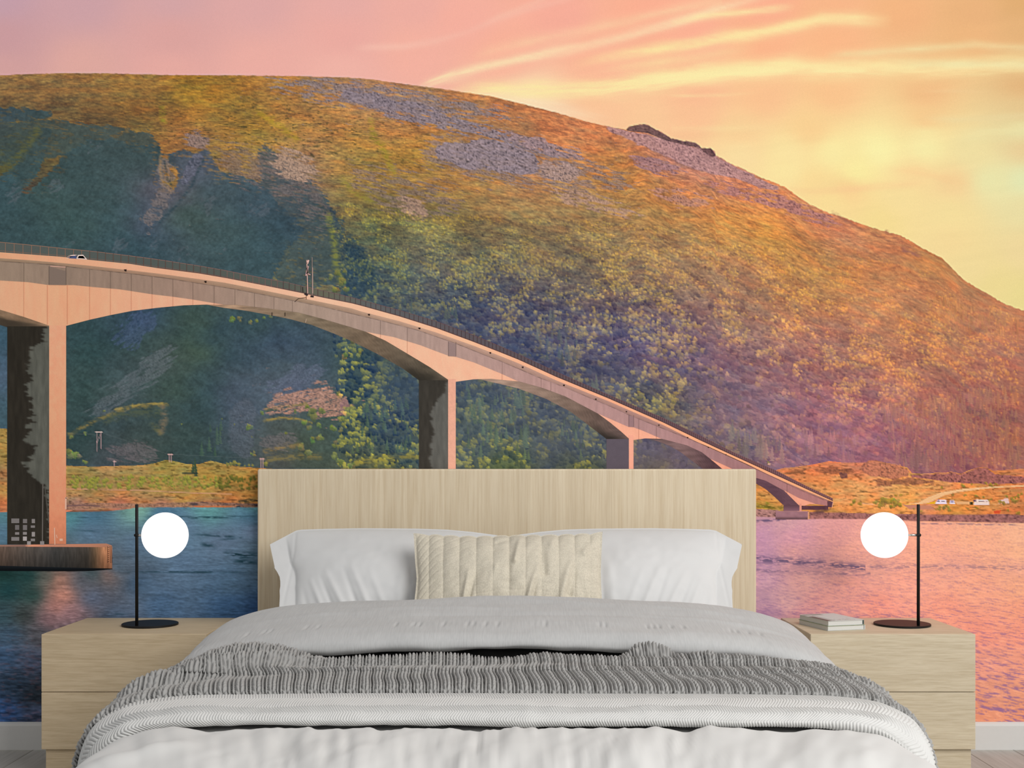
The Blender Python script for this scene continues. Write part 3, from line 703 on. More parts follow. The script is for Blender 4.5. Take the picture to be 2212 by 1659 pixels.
# low shore plains ----------------------------------------------------------
PL = [(150, 1012, 150, 136, 66), (240, 1015, 172, 140, 78), (300, 1015, 165, 140, 72), (360, 1000, 140, 132, 52), (400, 1012, 150, 134, 58), (450, 1005, 138, 130, 60), (520, 1010, 140, 122, 66), (550, 1020, 160, 128, 56), (170, 1035, 128, 124, 56), (260, 1035, 128, 126, 56), (350, 1035, 140, 134, 56), (450, 1035, 150, 134, 48), (520, 1025, 182, 144, 46), (545, 1030, 172, 136, 48),
      (200, 1050, 118, 122, 54), (300, 1045, 116, 120, 54), (400, 1050, 122, 124, 54), (500, 1050, 108, 108, 44), (550, 1050, 96, 92, 40), (160, 1058, 168, 134, 66), (260, 1062, 172, 134, 66), (350, 1060, 164, 140, 58), (450, 1065, 172, 142, 56), (540, 1065, 182, 134, 52), (200, 1075, 168, 126, 62), (300, 1075, 178, 128, 66), (400, 1075, 178, 138, 58), (500, 1078, 184, 128, 54),
      (170, 1090, 150, 112, 92), (260, 1088, 164, 104, 76), (350, 1088, 150, 108, 80), (450, 1088, 140, 96, 62), (500, 1090, 150, 90, 50), (0, 940, 152, 136, 62), (8, 980, 150, 132, 58), (8, 1030, 140, 112, 62), (8, 1060, 172, 136, 58), (8, 1090, 178, 112, 60),
      (1640, 1070, 190, 136, 62), (1640, 1095, 150, 128, 42), (1665, 1060, 205, 138, 66), (1700, 1020, 190, 118, 66), (1760, 1010, 196, 112, 62), (1800, 1005, 200, 112, 66), (1850, 1010, 184, 108, 72), (1760, 1040, 196, 132, 66), (1820, 1040, 192, 134, 66), (1800, 1060, 204, 142, 72), (1860, 1060, 210, 148, 76), (1900, 1050, 206, 140, 78), (1940, 1062, 202, 144, 70), (2000, 1050, 214, 146, 74), (2060, 1048, 206, 132, 70),
      (1830, 1080, 204, 142, 80), (1870, 1090, 206, 140, 62), (1960, 1082, 212, 150, 62), (2100, 1070, 206, 136, 54), (2180, 1065, 196, 126, 56), (2212, 1030, 184, 112, 72), (2150, 1040, 186, 120, 60), (2200, 1016, 200, 122, 62), (1780, 1100, 190, 132, 50), (1840, 1100, 188, 130, 56), (2000, 1098, 196, 128, 76), (2060, 1100, 196, 134, 50), (2120, 1098, 196, 126, 58), (2200, 1095, 180, 112, 56)]
plain_ = idw(PL, -20, 2240, 900, 1140, 8, 3.6, 500.0)
plain = lambda X, Y: plain_(X, Y) + np.where((X > 1100)[..., None], np.array([24, 13, 20], np.float32), np.array([12, 0, 14], np.float32))


def lay_plain(poly, seed):
    a, b, m = poly_mask(poly, 1, .35, (5, 3), seed)
    X, Y = xx[a, b], yy[a, b]
    c = plain(X, Y)
    c = c * (1 + .26 * (fbm(X / 9, Y / 3.4, seed, 4) - .5) * 1.5)[..., None]
    hu = (fbm(X / 26, Y / 7, seed + 4, 2) - .5)[..., None]
    c = c * (1 + hu * np.array([.18, -.06, -.18], np.float32))
    dk = sstep(.64, .74, fbm(X / 11, Y / 3.0, seed + 8, 2))[..., None]
    c = c * (1 - .26 * dk)
    lay((a, b, m), c)


lay_plain([(143, 1006), (200, 1008), (240, 1007), (309, 1005), (333, 1001), (360, 993), (377, 996), (405, 1003), (430, 1003), (455, 995), (489, 1003), (520, 1008), (560, 1011), (600, 1014), (900, 1012), (900, 1040), (700, 1100), (143, 1106)], 71)
lay_plain([(-20, 926), (16, 926), (16, 1108), (-20, 1108)], 72)
lay_plain([(1625, 1035), (1660, 1025), (1675, 1016), (1694, 1011), (1725, 1008), (1753, 1004), (1772, 1000), (1791, 996), (1818, 999), (1871, 999), (1875, 995), (1893, 995), (1930, 1003), (1960, 1010), (1970, 1022), (2005, 1024), (2023, 1021), (2046, 1021), (2055, 1019), (2076, 1024), (2090, 1017), (2116, 1009), (2133, 1011),
           (2145, 1017), (2191, 1014), (2240, 1009), (2240, 1132), (1620, 1130)], 73)
PURP = (172, 106, 92)
PDK = (84, 52, 62)
speck([(1862, 1002), (1880, 996), (1893, 997), (1930, 1004), (1958, 1012), (1968, 1026), (1930, 1034), (1880, 1028), (1858, 1018)], (186, 116, 92), PDK, 3, .5, (8, 4), 81, .25, 3.2, .85)
speck([(1968, 1026), (2000, 1025), (2046, 1023), (2055, 1020), (2076, 1026), (2092, 1018), (2117, 1010), (2133, 1013), (2148, 1024), (2212, 1030), (2240, 1042), (2150, 1046), (2090, 1044), (2040, 1040), (2000, 1034), (1968, 1032)], (160, 98, 92), (78, 46, 58), 2, .5, (8, 4), 82, .2, 3.0, .95, 0)
speck([(1885, 1038), (1960, 1034), (2025, 1038), (2020, 1046), (1950, 1048), (1890, 1048)], (150, 96, 72), (86, 58, 58), 3, .7, (8, 4), 83, .4, 3, .8, 0)
speck([(1690, 1018), (1720, 1013), (1745, 1016), (1740, 1024), (1700, 1024)], (130, 84, 58), (80, 54, 50), 3, .7, (8, 4), 84, .4, 3, .7, 0)
speck([(1750, 1014), (1790, 1008), (1850, 1012), (1845, 1022), (1780, 1024)], (140, 84, 62), (84, 56, 56), 3, .8, (8, 4), 85, .45, 3, .7, 0)
speck([(1812, 1020), (1830, 1022), (1832, 1034), (1816, 1034)], (116, 74, 72), (78, 52, 60), 2, .6, (6, 4), 86, .2, 3, .8, 0)
# shores
speck([(1620, 1098), (1680, 1102), (1700, 1112), (1700, 1120), (1620, 1116)], (176, 128, 120), (72, 44, 48), 1, .5, (7, 3), 87, .1, 3.2, 1, 0)
speck([(1748, 1106), (1800, 1107), (1880, 1109), (1990, 1111), (2100, 1112), (2160, 1110), (2240, 1114), (2240, 1131), (2100, 1128), (1990, 1126), (1860, 1122), (1748, 1121)], (158, 104, 98), (78, 46, 54), 1, .4, (12, 3), 88, .05, 3.6, 1, 0)
speck([(143, 1085), (200, 1086), (300, 1088), (360, 1086), (420, 1084), (470, 1086), (560, 1088), (560, 1097), (300, 1097), (200, 1098), (143, 1103)], (150, 112, 92), (80, 62, 62), 1, .6, (12, 3), 89, .35, 3.4, .8, 0)
ridge_lines([([(410, 1090), (440, 1087), (520, 1089), (560, 1091)], 3.4, (58, 52, 60), .8), ([(420, 1094), (500, 1095)], 1.6, (190, 102, 46), .8), ([(520, 1084), (545, 1081), (560, 1081)], 5, (40, 42, 34), .8), ([(512, 1094), (560, 1094)], 3.4, (18, 22, 34), .9), ([(143, 1093), (180, 1091), (215, 1093)], 2, (96, 72, 76), .7), ([(143, 1056), (300, 1059), (420, 1065), (500, 1067)], 1.3, (205, 150, 120), .7),
             ([(143, 1104), (200, 1104), (240, 1103)], 2.2, (120, 74, 50), .9), ([(-5, 1100), (16, 1101)], 3, (110, 66, 48), .9), ([(1626, 1092), (1690, 1098)], 4, (92, 92, 30), .6), ([(1745, 1126), (1800, 1122)], 1, (90, 60, 60), .1), ([(1750, 1098), (1790, 1100), (1760, 1108)], 5, (92, 62, 62), .8),
             ([(1630, 1049), (1690, 1080)], 1, (190, 130, 60), .2), ([(1862, 1088), (1886, 1089)], 1.2, (250, 190, 160), .7)])
# road, lay-by and cars on the far shore
for pl, c in [([(1953, 1089), (1984, 1086), (2005, 1074), (2033, 1063.6), (2079, 1056), (2135, 1051.5), (2240, 1047), (2240, 1049.5), (2150, 1053.5), (2117, 1057), (2070, 1063), (2042, 1069), (2023, 1078.5), (2005, 1086.5), (1985, 1089)], (240, 186, 132)),
              ([(2062, 1083), (2100, 1083), (2102, 1090), (2068, 1090)], (232, 172, 116)), ([(2001, 1088), (2020, 1082), (2024, 1088), (2010, 1089)], (230, 170, 40)), ([(2150, 1088), (2160, 1089), (2140, 1090)], (232, 172, 116)), ([(1950, 1090), (2010, 1092), (2020, 1101), (1965, 1100)], (200, 132, 104)),
              ([(2020, 1088), (2024, 1081), (2028, 1079.5), (2044, 1080), (2045, 1088)], (232, 208, 214)), ([(2023, 1084), (2026, 1081), (2030, 1081.5), (2029, 1084)], (120, 100, 130)), ([(2033, 1081.5), (2041, 1081.5), (2041, 1084), (2033, 1084)], (150, 120, 140)),
              ([(2051, 1088.5), (2052, 1081), (2061, 1080.5), (2063, 1088.5)], (232, 210, 216)), ([(2053, 1082.5), (2060, 1082.5), (2060, 1085), (2053, 1085)], (110, 96, 126)), ([(2095, 1084.5), (2101.5, 1084.5), (2101.5, 1091), (2095, 1091)], (70, 66, 40)),
              ([(2103, 1090.5), (2104, 1086), (2108, 1082), (2108, 1079), (2137, 1079.5), (2137, 1090.5)], (236, 206, 190)), ([(2102, 1080), (2108, 1079), (2109, 1083), (2103, 1084)], (110, 80, 96)), ([(2114, 1082), (2126, 1082), (2126, 1084.5), (2114, 1084.5)], (160, 120, 120)), ([(2129, 1083), (2133, 1083), (2133, 1084.5), (2129, 1084.5)], (170, 130, 120)),
              ([(2157, 1088), (2158, 1080), (2168, 1079), (2170, 1076), (2178, 1077), (2180, 1087)], (228, 190, 178)), ([(2146, 1104), (2162, 1102), (2160, 1109), (2148, 1109)], (214, 80, 48))]:
    lay(poly_mask(pl, 0), c)
GB = [(1640, 1092, 7), (1700, 1098, 4), (1847, 1086, 8), (1858, 1088, 6), (1838, 1090, 5), (1890, 1084, 8), (1900, 1086, 10), (1915, 1084, 11), (1925, 1085, 10), (1938, 1086, 10), (1943, 1090, 9), (1905, 1092, 8), (1930, 1095, 8), (1935, 1071, 5), (1946, 1070, 5), (1960, 1068, 4), (2035, 1098, 8), (2045, 1096, 8), (2050, 1102, 6), (2025, 1100, 5), (2080, 1050, 6), (2058, 1070, 4), (2085, 1070, 5), (2110, 1072, 5),
      (2125, 1073, 5), (2140, 1080, 5), (2166, 1087, 7), (2160, 1084, 5), (2190, 1078, 9), (2195, 1082, 8), (2200, 1072, 6), (2208, 1068, 5), (2140, 1048, 6), (2130, 1044, 5), (2150, 1046, 5), (2100, 1046, 4), (2034, 1053, 4), (2175, 1072, 5), (2090, 1098, 5), (2180, 1103, 6), (2200, 1108, 6), (1660, 1088, 6), (2110, 1097, 5), (1975, 1100, 4), (1990, 1105, 4)]
for x, y, r in GB:
    for q in range(5):
        stamp(x + (rs.random() - .5) * r * 1.3, y + (rs.random() - .5) * r * .8, max(2.3, r * (.3 + .35 * rs.random())), 'leaf', np.array([172, 142, 62]) + rs.normal(0, 8, 3), np.array([96, 74, 44]), .85)
LB = [(rs.random() * 410 + 148, 1030 + rs.random() * 26) for _ in range(330)]
for x, y in sorted(LB, key=lambda q: q[1]):
    g = .5 + .5 * math.sin(x / 23.0) * math.cos(x / 61.0 + y / 9)
    if rs.random() < .35 + .65 * g:
        k = 1 if x < 470 else .72
        stamp(x, y, 2.3 + 3.2 * rs.random(), 'leaf', np.array([150, 146, 62]) * k, np.array([66, 80, 44]) * k, .8)
for x, y, r in [(422, 1003, 11), (418, 1010, 12), (424, 1016, 12)]:
    stamp(x, y, r, 'fir', np.array([78, 96, 62]), np.array([36, 52, 50]), .95)
ridge_lines([([(395, 1022), (425, 1022)], 2.5, (52, 60, 52), .8)])
for x, y, r in [(500, 1003, 5), (508, 1001, 6), (516, 1004, 5), (492, 1004, 5), (538, 1006, 4), (546, 1006, 4), (530, 1007, 3), (575, 1003, 6), (1660, 1000, 4)]:
    stamp(x, y, r, 'leaf', np.array([142, 134, 70]), np.array([66, 74, 52]), .9)
# power poles
for x0, x1, yt, yb, br in [(206.5, 221, 932, 975, 1), (245, 250.5, 995, 1007, 0), (363, 373, 980, 998, 0), (561, 571, 990, 1011, 0)]:
    ridge_lines([([(x0 + 2.5, yt), (x0 + 2.5, yb)], .9, (196, 156, 156), .7), ([(x1 - 3, yt), (x1 - 3, yb - 6 * br)], .9, (196, 156, 156), .7), ([(x0, yt + 1.5), (x1, yt + 1.5)], 1.2, (226, 172, 164), .95)])
    if br:
        ridge_lines([([(x1 - 3, yt + 4), (x0 + 2.5, yb - 18)], .8, (196, 156, 156), .7)])
ridge_lines([([(221, 935), (363, 981), (480, 987), (561, 991)], .8, (96, 104, 104), .35), ([(150, 936), (206, 939)], .8, (120, 120, 116), .35), ([(2153, 1003), (2153, 1016)], .9, (200, 140, 130), .6)])

# water -----------------------------------------------------------------------
WT = [(0, 1110, 66, 104, 122), (0, 1150, 64, 92, 120), (150, 1110, 64, 112, 128), (300, 1100, 98, 138, 134), (450, 1100, 74, 122, 132), (555, 1100, 66, 112, 126), (200, 1116, 56, 90, 120), (350, 1116, 54, 90, 126), (550, 1115, 56, 88, 122), (200, 1150, 68, 92, 122), (400, 1140, 72, 96, 126), (550, 1150, 82, 98, 130),
      (300, 1180, 72, 94, 124), (480, 1170, 74, 92, 122), (550, 1175, 64, 84, 110), (250, 1230, 64, 86, 114), (400, 1220, 68, 90, 122), (550, 1215, 58, 80, 108), (300, 1260, 54, 76, 108), (500, 1260, 58, 82, 114), (200, 1290, 66, 76, 104), (350, 1310, 50, 74, 110), (500, 1310, 42, 70, 112), (558, 1320, 34, 60, 108), (250, 1330, 56, 70, 98),
      (10, 1240, 10, 34, 40), (60, 1245, 14, 42, 50), (20, 1275, 12, 42, 54), (70, 1285, 22, 46, 52), (105, 1250, 60, 66, 70), (125, 1255, 150, 100, 92), (135, 1285, 166, 106, 98), (125, 1310, 150, 98, 98), (150, 1325, 118, 86, 98), (110, 1340, 110, 80, 92), (180, 1260, 76, 78, 96), (235, 1240, 120, 92, 92), (200, 1238, 50, 66, 80),
      (10, 1330, 30, 50, 66), (50, 1330, 36, 42, 50), (20, 1370, 40, 58, 84), (90, 1370, 56, 56, 70), (150, 1370, 84, 72, 92), (10, 1420, 38, 58, 92), (70, 1430, 50, 58, 86), (30, 1480, 24, 36, 60), (80, 1500, 22, 28, 44), (10, 1540, 32, 56, 104), (80, 1545, 40, 46, 74), (200, 1400, 50, 60, 84), (200, 1500, 28, 36, 58), (400, 1500, 30, 44, 70),
      (800, 1300, 60, 80, 110), (1100, 1300, 90, 90, 120), (1400, 1150, 160, 130, 160), (1100, 1150, 120, 120, 150),
      (1640, 1122, 200, 150, 160), (1700, 1128, 210, 158, 162), (1640, 1150, 198, 148, 172), (1720, 1160, 214, 152, 164), (1800, 1150, 224, 156, 150), (1900, 1160, 240, 166, 146), (2000, 1150, 250, 172, 142), (2100, 1160, 252, 178, 142), (2212, 1150, 252, 184, 146), (1640, 1200, 196, 146, 170), (1720, 1195, 224, 160, 156), (1850, 1195, 242, 168, 148), (2000, 1200, 252, 174, 142), (2212, 1200, 252, 182, 140),
      (1640, 1214, 178, 136, 160), (1740, 1218, 200, 146, 152), (1830, 1226, 216, 154, 148), (1900, 1222, 228, 160, 142), (2050, 1226, 240, 166, 142), (2200, 1226, 240, 168, 140), (1640, 1250, 206, 158, 172), (1740, 1255, 230, 168, 158), (1850, 1260, 238, 162, 146), (1950, 1260, 246, 166, 142), (2100, 1270, 248, 168, 136), (2212, 1270, 248, 172, 134),
      (1640, 1290, 188, 146, 162), (1700, 1300, 216, 164, 162), (1780, 1300, 234, 162, 152), (1900, 1310, 240, 154, 134), (2050, 1320, 244, 156, 130), (2212, 1320, 246, 160, 128), (1660, 1325, 178, 134, 156), (1740, 1330, 216, 150, 152), (2120, 1370, 240, 150, 126), (2212, 1370, 242, 152, 126), (2130, 1430, 230, 152, 130), (2212, 1430, 232, 152, 126), (2150, 1500, 224, 150, 122), (2212, 1500, 226, 150, 118), (2130, 1540, 220, 142, 110), (2212, 1545, 220, 142, 108)]
ry, rx = region(0, 1090, 2213, 1575)
X, Y = xx[ry, rx], yy[ry, rx]
wl = np.interp(X, [-10, 143, 240, 300, 560, 1600, 1634, 1748, 1860, 1990, 2212, 2300], [1106, 1106, 1104, 1096, 1096, 1116, 1116, 1121, 1121, 1126, 1130, 1131])
c = idw(WT, -20, 2240, 1080, 1590, 10)(X, Y) + np.array([17, 17, 7], np.float32) * (X < 700)[..., None]
near = np.clip((Y - 1110) / 450, 0, 1)
rt = (X > 1100)
px_ = np.where(rt, 4.2 + 7 * near, 4.5 + 10 * near)
py_ = np.where(rt, 1.9 + 2.2 * near, 1.5 + 2.6 * near)
r1 = fbm(X / px_, Y / py_, 91, 3) - .5
r2 = fbm(X / (px_ * 6), Y / (py_ * 3.4), 95, 3) - .5
left = (X < 1100).astype(np.float32)
c = c * (1 + (r1 * (np.where(rt, .17, .26) + .85 * near ** 1.4 * left) + r2 * (.07 + .22 * left)))[..., None]
pr = sstep(.02, .14, -r1 - .10 + .07 * near + .12 * r2) * (1 - left) * (.16 + .62 * near ** 1.3)
c = c * (1 - pr[..., None]) + np.array([132, 96, 148], np.float32) * pr[..., None]
gl = sstep(.20, .26, r1) * (1 - left) * .25
c = c * (1 - gl[..., None]) + np.array([255, 196, 150], np.float32) * gl[..., None]
orf = sstep(.10, .20, fbm(X / 13, Y / 4, 99, 2) - .5) * left * sstep(1300, 1480, Y) * .22 * (X < 260)
c = c * (1 - orf[..., None]) + np.array([132, 84, 84], np.float32) * orf[..., None]
wm = np.clip((Y - wl - .8 * (vnoise(X / 6, X * 0, 3) - .5)) / 1.4 + .5, 0, 1)
lay((ry, rx, wm), c)
for pts, wd, al in [([(300, 1116), (420, 1118), (560, 1116)], 2.4, .55), ([(410, 1153), (450, 1156), (540, 1162)], 2.2, .55), ([(430, 1175), (470, 1182)], 4, .5), ([(480, 1194), (520, 1200), (560, 1198)], 6, .75), ([(500, 1212), (560, 1215)], 4, .6), ([(250, 1236), (350, 1235), (420, 1236), (560, 1236)], 2, .55), ([(470, 1166), (540, 1160)], 2, .5),
                    ([(160, 1118), (240, 1116)], 1.6, .4), ([(160, 1146), (240, 1148)], 1.5, .35), ([(200, 1328), (290, 1326)], 2, .3)]:
    p = np.array(pts, np.float32)
    a, b = region(p[0, 0], p[:, 1].min() - 14, p[-1, 0], p[:, 1].max() + 14)
    Xs, Ys = xx[a, b], yy[a, b]
    f = np.exp(-((Ys - np.interp(Xs, p[:, 0], p[:, 1])) / wd) ** 2) * sstep(.35, .6, fbm(Xs / 16, Ys / 2.4, 13, 3)) * np.sin(np.clip((Xs - p[0, 0]) / (p[-1, 0] - p[0, 0]), 0, 1) * 3.14)
    lay((a, b, np.clip(f * al * 1.6, 0, 1)), (20, 44, 52))
for pts, wd, al in [([(1634, 1126), (1680, 1123), (1700, 1122)], 2.6, .6), ([(1634, 1208), (1700, 1212), (1800, 1220), (1870, 1228)], 8, .5), ([(1634, 1232), (1760, 1238), (1880, 1240)], 4, .3), ([(1880, 1224), (2050, 1224), (2212, 1228)], 5, .25), ([(1990, 1131), (2212, 1134)], 1.2, .5)]:
    p = np.array(pts, np.float32)
    a, b = region(p[0, 0], p[:, 1].min() - 14, p[-1, 0], p[:, 1].max() + 14)
    Xs, Ys = xx[a, b], yy[a, b]
    f = np.exp(-((Ys - np.interp(Xs, p[:, 0], p[:, 1])) / wd) ** 2) * sstep(.42, .58, fbm(Xs / 9, Ys / 2.0, 14, 3))
    lay((a, b, np.clip(f * al * 1.7, 0, 1)), (98, 82, 112))


# the printed sheet: colour attribute on a fine mesh, bridge as crisp polygons ------
LIGHT_FIT = [[0.9384, 0.9306, 0.9129], [0.279, 0.2745, 0.2654], [-0.1779, -0.1861, -0.1956], [0.0267, 0.0276, 0.0288], [-0.0421, -0.0422, -0.0439], [-0.1051, -0.1126, -0.1209], [-0.0222, -0.0218, -0.0206]]   #@GAIN@


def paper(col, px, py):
    """print colour -> linear base colour with the fitted room light divided out"""
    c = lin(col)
    if LIGHT_FIT is not None:
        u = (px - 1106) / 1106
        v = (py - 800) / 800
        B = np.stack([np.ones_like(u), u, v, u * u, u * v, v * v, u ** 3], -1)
        c = c / (B @ np.array(LIGHT_FIT))  # colour painted lighter where the wall gets less light, darker where more
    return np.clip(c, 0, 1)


small = img[:1426, :2012].reshape(713, 2, 1006, 2, 3).mean((1, 3))
_b = box_blur(small, 1)
_k = np.ones((713, 1, 1), np.float32) * .9
_k[:68] = .15
_k[500:] = .35
small = np.clip(small + (small - _b) * _k, 0, 255)
VV, QQ, CC = [], [], []
nv = 0


def wall_pt(px, py, layer=0):
    s = FPX / CAM_D
    return np.stack([(px - CX) / s, np.full_like(px, -0.0006 - 0.00022 * layer), CAM_Z - (py - HY) / s], -1)


def samp_small(px, py):
    fx = np.clip(px / 2.2 - .25, 0, 1004.99)
    fy = np.clip(py / 2.2 - .25, 0, 711.99)
    ix, iy = fx.astype(int), fy.astype(int)
    ax, ay = (fx - ix)[..., None], (fy - iy)[..., None]
    return (small[iy, ix] * (1 - ax) + small[iy, ix + 1] * ax) * (1 - ay) + (small[iy + 1, ix] * (1 - ax) + small[iy + 1, ix + 1] * ax) * ay


def add_block(xs, ys):
    global nv
    X, Y = np.meshgrid(xs, ys)
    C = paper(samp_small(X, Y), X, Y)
    P = wall_pt(X, Y)
    R, K = X.shape
    idx = np.arange(R * K).reshape(R, K) + nv
    VV.append(P.reshape(-1, 3))
    CC.append(C.reshape(-1, 3))
    QQ.append(np.stack([idx[:-1, :-1], idx[1:, :-1], idx[1:, 1:], idx[:-1, 1:]], -1).reshape(-1, 4))
    nv += R * K


SW = FPX / CAM_D
MX0, MX1 = CX + WALL_X0 * SW, CX + WALL_X1 * SW
MY0 = HY - (WALL_TOP - CAM_Z) * SW
Y_BASE = HY + (CAM_Z - 0.0985) * SW
xs_f = np.arange(.55, 2212, 2.2)
add_block(xs_f, np.concatenate([[MY0], np.arange(1, 150, 5.0), [.55 + 2.2 * 69]]))
add_block(xs_f, .55 + 2.2 * np.arange(69, 463))
YL = np.append(.55 + 2.2 * np.arange(462, 709), Y_BASE)
add_block(xs_f[xs_f < 570], YL)
xr = xs_f[xs_f > 1618]
add_block(xr, YL)
add_block(np.linspace(xs_f[xs_f < 570][-1], xr[0], 90), np.linspace(.55 + 2.2 * 462, Y_BASE, 40))
add_block(np.linspace(MX0, xs_f[0], 40), np.linspace(MY0, Y_BASE, 260))
add_block(np.linspace(xs_f[-1], MX1, 40), np.linspace(MY0, Y_BASE, 260))


def quadlayer(P4, C4, layer):
    """P4 (n,4,2) pixel corners, C4 (n,4,3) colours"""
    global nv
    P4 = np.asarray(P4, float)
    C4 = np.asarray(C4, float)
    n = len(P4)
    V = wall_pt(P4[..., 0], P4[..., 1], layer).reshape(-1, 3)
    VV.append(V)
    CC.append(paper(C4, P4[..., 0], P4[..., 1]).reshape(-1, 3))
    QQ.append(np.arange(n * 4).reshape(n, 4) + nv)
    nv += n * 4


def strip(top, bot, x0, x1, colf, layer, dx=2.5, rows=4):
    """ribbon between two curves of x; colf(x, t, y) -> colour"""
    top = np.array(top, float)
    bot = np.array(bot, float)
    xs = np.linspace(x0, x1, max(2, int(abs(x1 - x0) / dx) + 1))
    ts = np.linspace(0, 1, rows + 1)
    yt = np.interp(xs, top[:, 0], top[:, 1])
    yb = np.interp(xs, bot[:, 0], bot[:, 1])
    yb = np.maximum(yb, yt)
    X = np.repeat(xs[None], rows + 1, 0)
    Y = yt[None] + (yb - yt)[None] * ts[:, None]
    T = np.repeat(ts[:, None], len(xs), 1)
    C = colf(X, T, Y)
    P = np.stack([X, Y], -1)
    q = lambda A: np.stack([A[:-1, :-1], A[1:, :-1], A[1:, 1:], A[:-1, 1:]], 2).reshape(-1, 4, A.shape[-1])
    quadlayer(q(P), q(C), layer)


def cramp(stops):
    s = np.array(stops, float)
    return lambda X: np.stack([np.interp(X, s[:, 0], s[:, k]) for k in (1, 2, 3)], -1)


def poly4(pts, col, layer):
    quadlayer([pts], [[col] * 4], layer)


def line_q(p, q, wd, col, layer):
    p, q = np.array(p, float), np.array(q, float)
    d = q - p
    n = np.array([-d[1], d[0]]) / (np.hypot(*d) + 1e-9) * wd / 2
    quadlayer([[p + n, p - n, q - n, q + n]], [[col] * 4], layer)


RAILT = [(-10, 521.5), (0, 522.6), (68, 529), (135, 536), (210, 543.5), (280, 552), (340, 560), (431, 574), (486, 583.7), (562, 599), (621, 610), (651, 617), (700, 628), (760, 642), (780, 647.5), (863, 670), (943, 694), (1023, 723.5), (1080, 747.5), (1120, 765), (1201, 802.6), (1315, 853), (1431, 902), (1516, 942.7), (1592, 980.6), (1675, 1015.8), (1744, 1051), (1799, 1076.5)]
DECK = [(-10, 544), (0, 545), (68, 550), (135, 555), (189, 561), (280, 570), (340, 579.3), (431, 591), (486, 600.4), (562, 615), (651, 633), (700, 643.5), (760, 655.4), (780, 660.5), (863, 683.6), (943, 709), (1023, 738.7), (1080, 761), (1120, 777), (1201, 814), (1315, 861), (1431, 912), (1516, 953), (1592, 988), (1675, 1026), (1744, 1057.5), (1800, 1083)]
FASB = [(-10, 557), (0, 558), (60, 562), (130, 568), (189, 573.7), (280, 584), (340, 591), (370, 595), (486, 611), (562, 626), (651, 644), (700, 654), (760, 666.5), (780, 673), (863, 694), (943, 718.7), (1023, 747), (1080, 769), (1120, 785), (1201, 821.6), (1315, 867), (1431, 917.5), (1516, 959.7), (1592, 994), (1675, 1032), (1744, 1062), (1800, 1085)]
WEBT = [(-10, 563), (0, 564), (100, 570.5), (194, 581), (285, 591), (340, 598), (370, 602), (509, 624.5), (592, 640.6), (651, 652.5), (700, 662.7), (760, 677), (823, 692), (903, 713), (985, 741.5), (1051, 768), (1080, 779), (1120, 796), (1169, 817), (1220, 836), (1327, 881), (1359, 896), (1418, 919.5), (1484, 945.5), (1535, 967), (1611, 1001.5), (1649, 1020), (1725, 1056.6), (1789, 1083)]
WEBB = [(-10, 666), (0, 669), (50, 684), (106.5, 703.5), (143, 704), (194, 690.7), (240, 680.5), (285, 671.7), (340, 665), (397, 659.6), (446, 658), (511, 658.7), (577, 666), (644, 675), (701, 690), (757, 706.5), (791, 717), (833, 736), (880, 764), (928, 792.8), (967.7, 820), (985, 824.7), (1023, 819.4), (1061, 818.4), (1122, 824.2), (1171, 837.7), (1222, 856.7), (1270, 882), (1292, 893.7),
        (1317, 912), (1342, 932.6), (1358, 947), (1368.6, 950.7), (1393, 947), (1429, 947.8), (1483.5, 962), (1516, 977), (1535, 992), (1558, 1011), (1575, 1030), (1590, 1040), (1600, 1036), (1634, 1032.5), (1654, 1038.5), (1677, 1051), (1694, 1060), (1711, 1077), (1726.7, 1092.6), (1731.4, 1094.5), (1747.6, 1089), (1765, 1089), (1787, 1093)]
SHADE = [(-10, 605), (0, 606), (60, 609.5), (103, 615.5), (160, 616), (200, 620), (258, 625), (285, 629), (330, 636), (370, 640.5), (416, 647), (484, 658.5), (790, 716), (791, 717), (850, 728), (909, 746), (939, 757.6), (969, 768.5), (985, 771), (1024, 783), (1080, 806), (1122, 825), (1291, 893), (1292, 893.7), (1357, 922), (1368.6, 923), (1387.6, 930), (1429, 948), (1534, 991), (1535, 991.5), (1580, 1012), (1634, 1040), (1694, 1059), (1725, 1075.6), (1761, 1088), (1787, 1093)]


def cn(X, Y, a, sx, sy, seed):
    return (1 + a * (fbm(X / sx, Y / sy, seed, 3) - .5) * 2)[..., None]


lit_c = cramp([(0, 238, 168, 132), (150, 236, 166, 128), (400, 240, 174, 142), (700, 248, 184, 152), (1000, 250, 188, 154), (1300, 250, 178, 148), (1600, 246, 168, 138), (1800, 238, 160, 132)])
fas_c = cramp([(0, 232, 164, 126), (300, 238, 172, 138), (700, 250, 190, 158), (1000, 252, 190, 152), (1300, 252, 178, 140), (1600, 252, 178, 132), (1800, 246, 172, 124)])
web_c = cramp([(0, 152, 130, 112), (150, 146, 124, 108), (400, 160, 132, 116), (650, 168, 144, 128), (900, 176, 148, 136), (1150, 186, 148, 140), (1400, 182, 140, 136), (1600, 166, 122, 122), (1790, 178, 120, 116)])
ovh_c = cramp([(0, 158, 132, 108), (300, 172, 136, 112), (650, 172, 142, 118), (900, 196, 158, 136), (1150, 190, 150, 134), (1400, 182, 138, 128), (1800, 170, 120, 110)])
sof_c = cramp([(0, 128, 104, 82), (450, 176, 140, 112), (560, 150, 126, 104), (660, 128, 112, 92), (800, 118, 100, 82), (880, 100, 88, 74), (930, 84, 76, 64), (1100, 176, 146, 128), (1200, 136, 114, 100), (1280, 112, 92, 82), (1350, 100, 82, 78), (1480, 128, 100, 98), (1540, 84, 62, 66), (1650, 96, 68, 78), (1720, 104, 74, 82)])
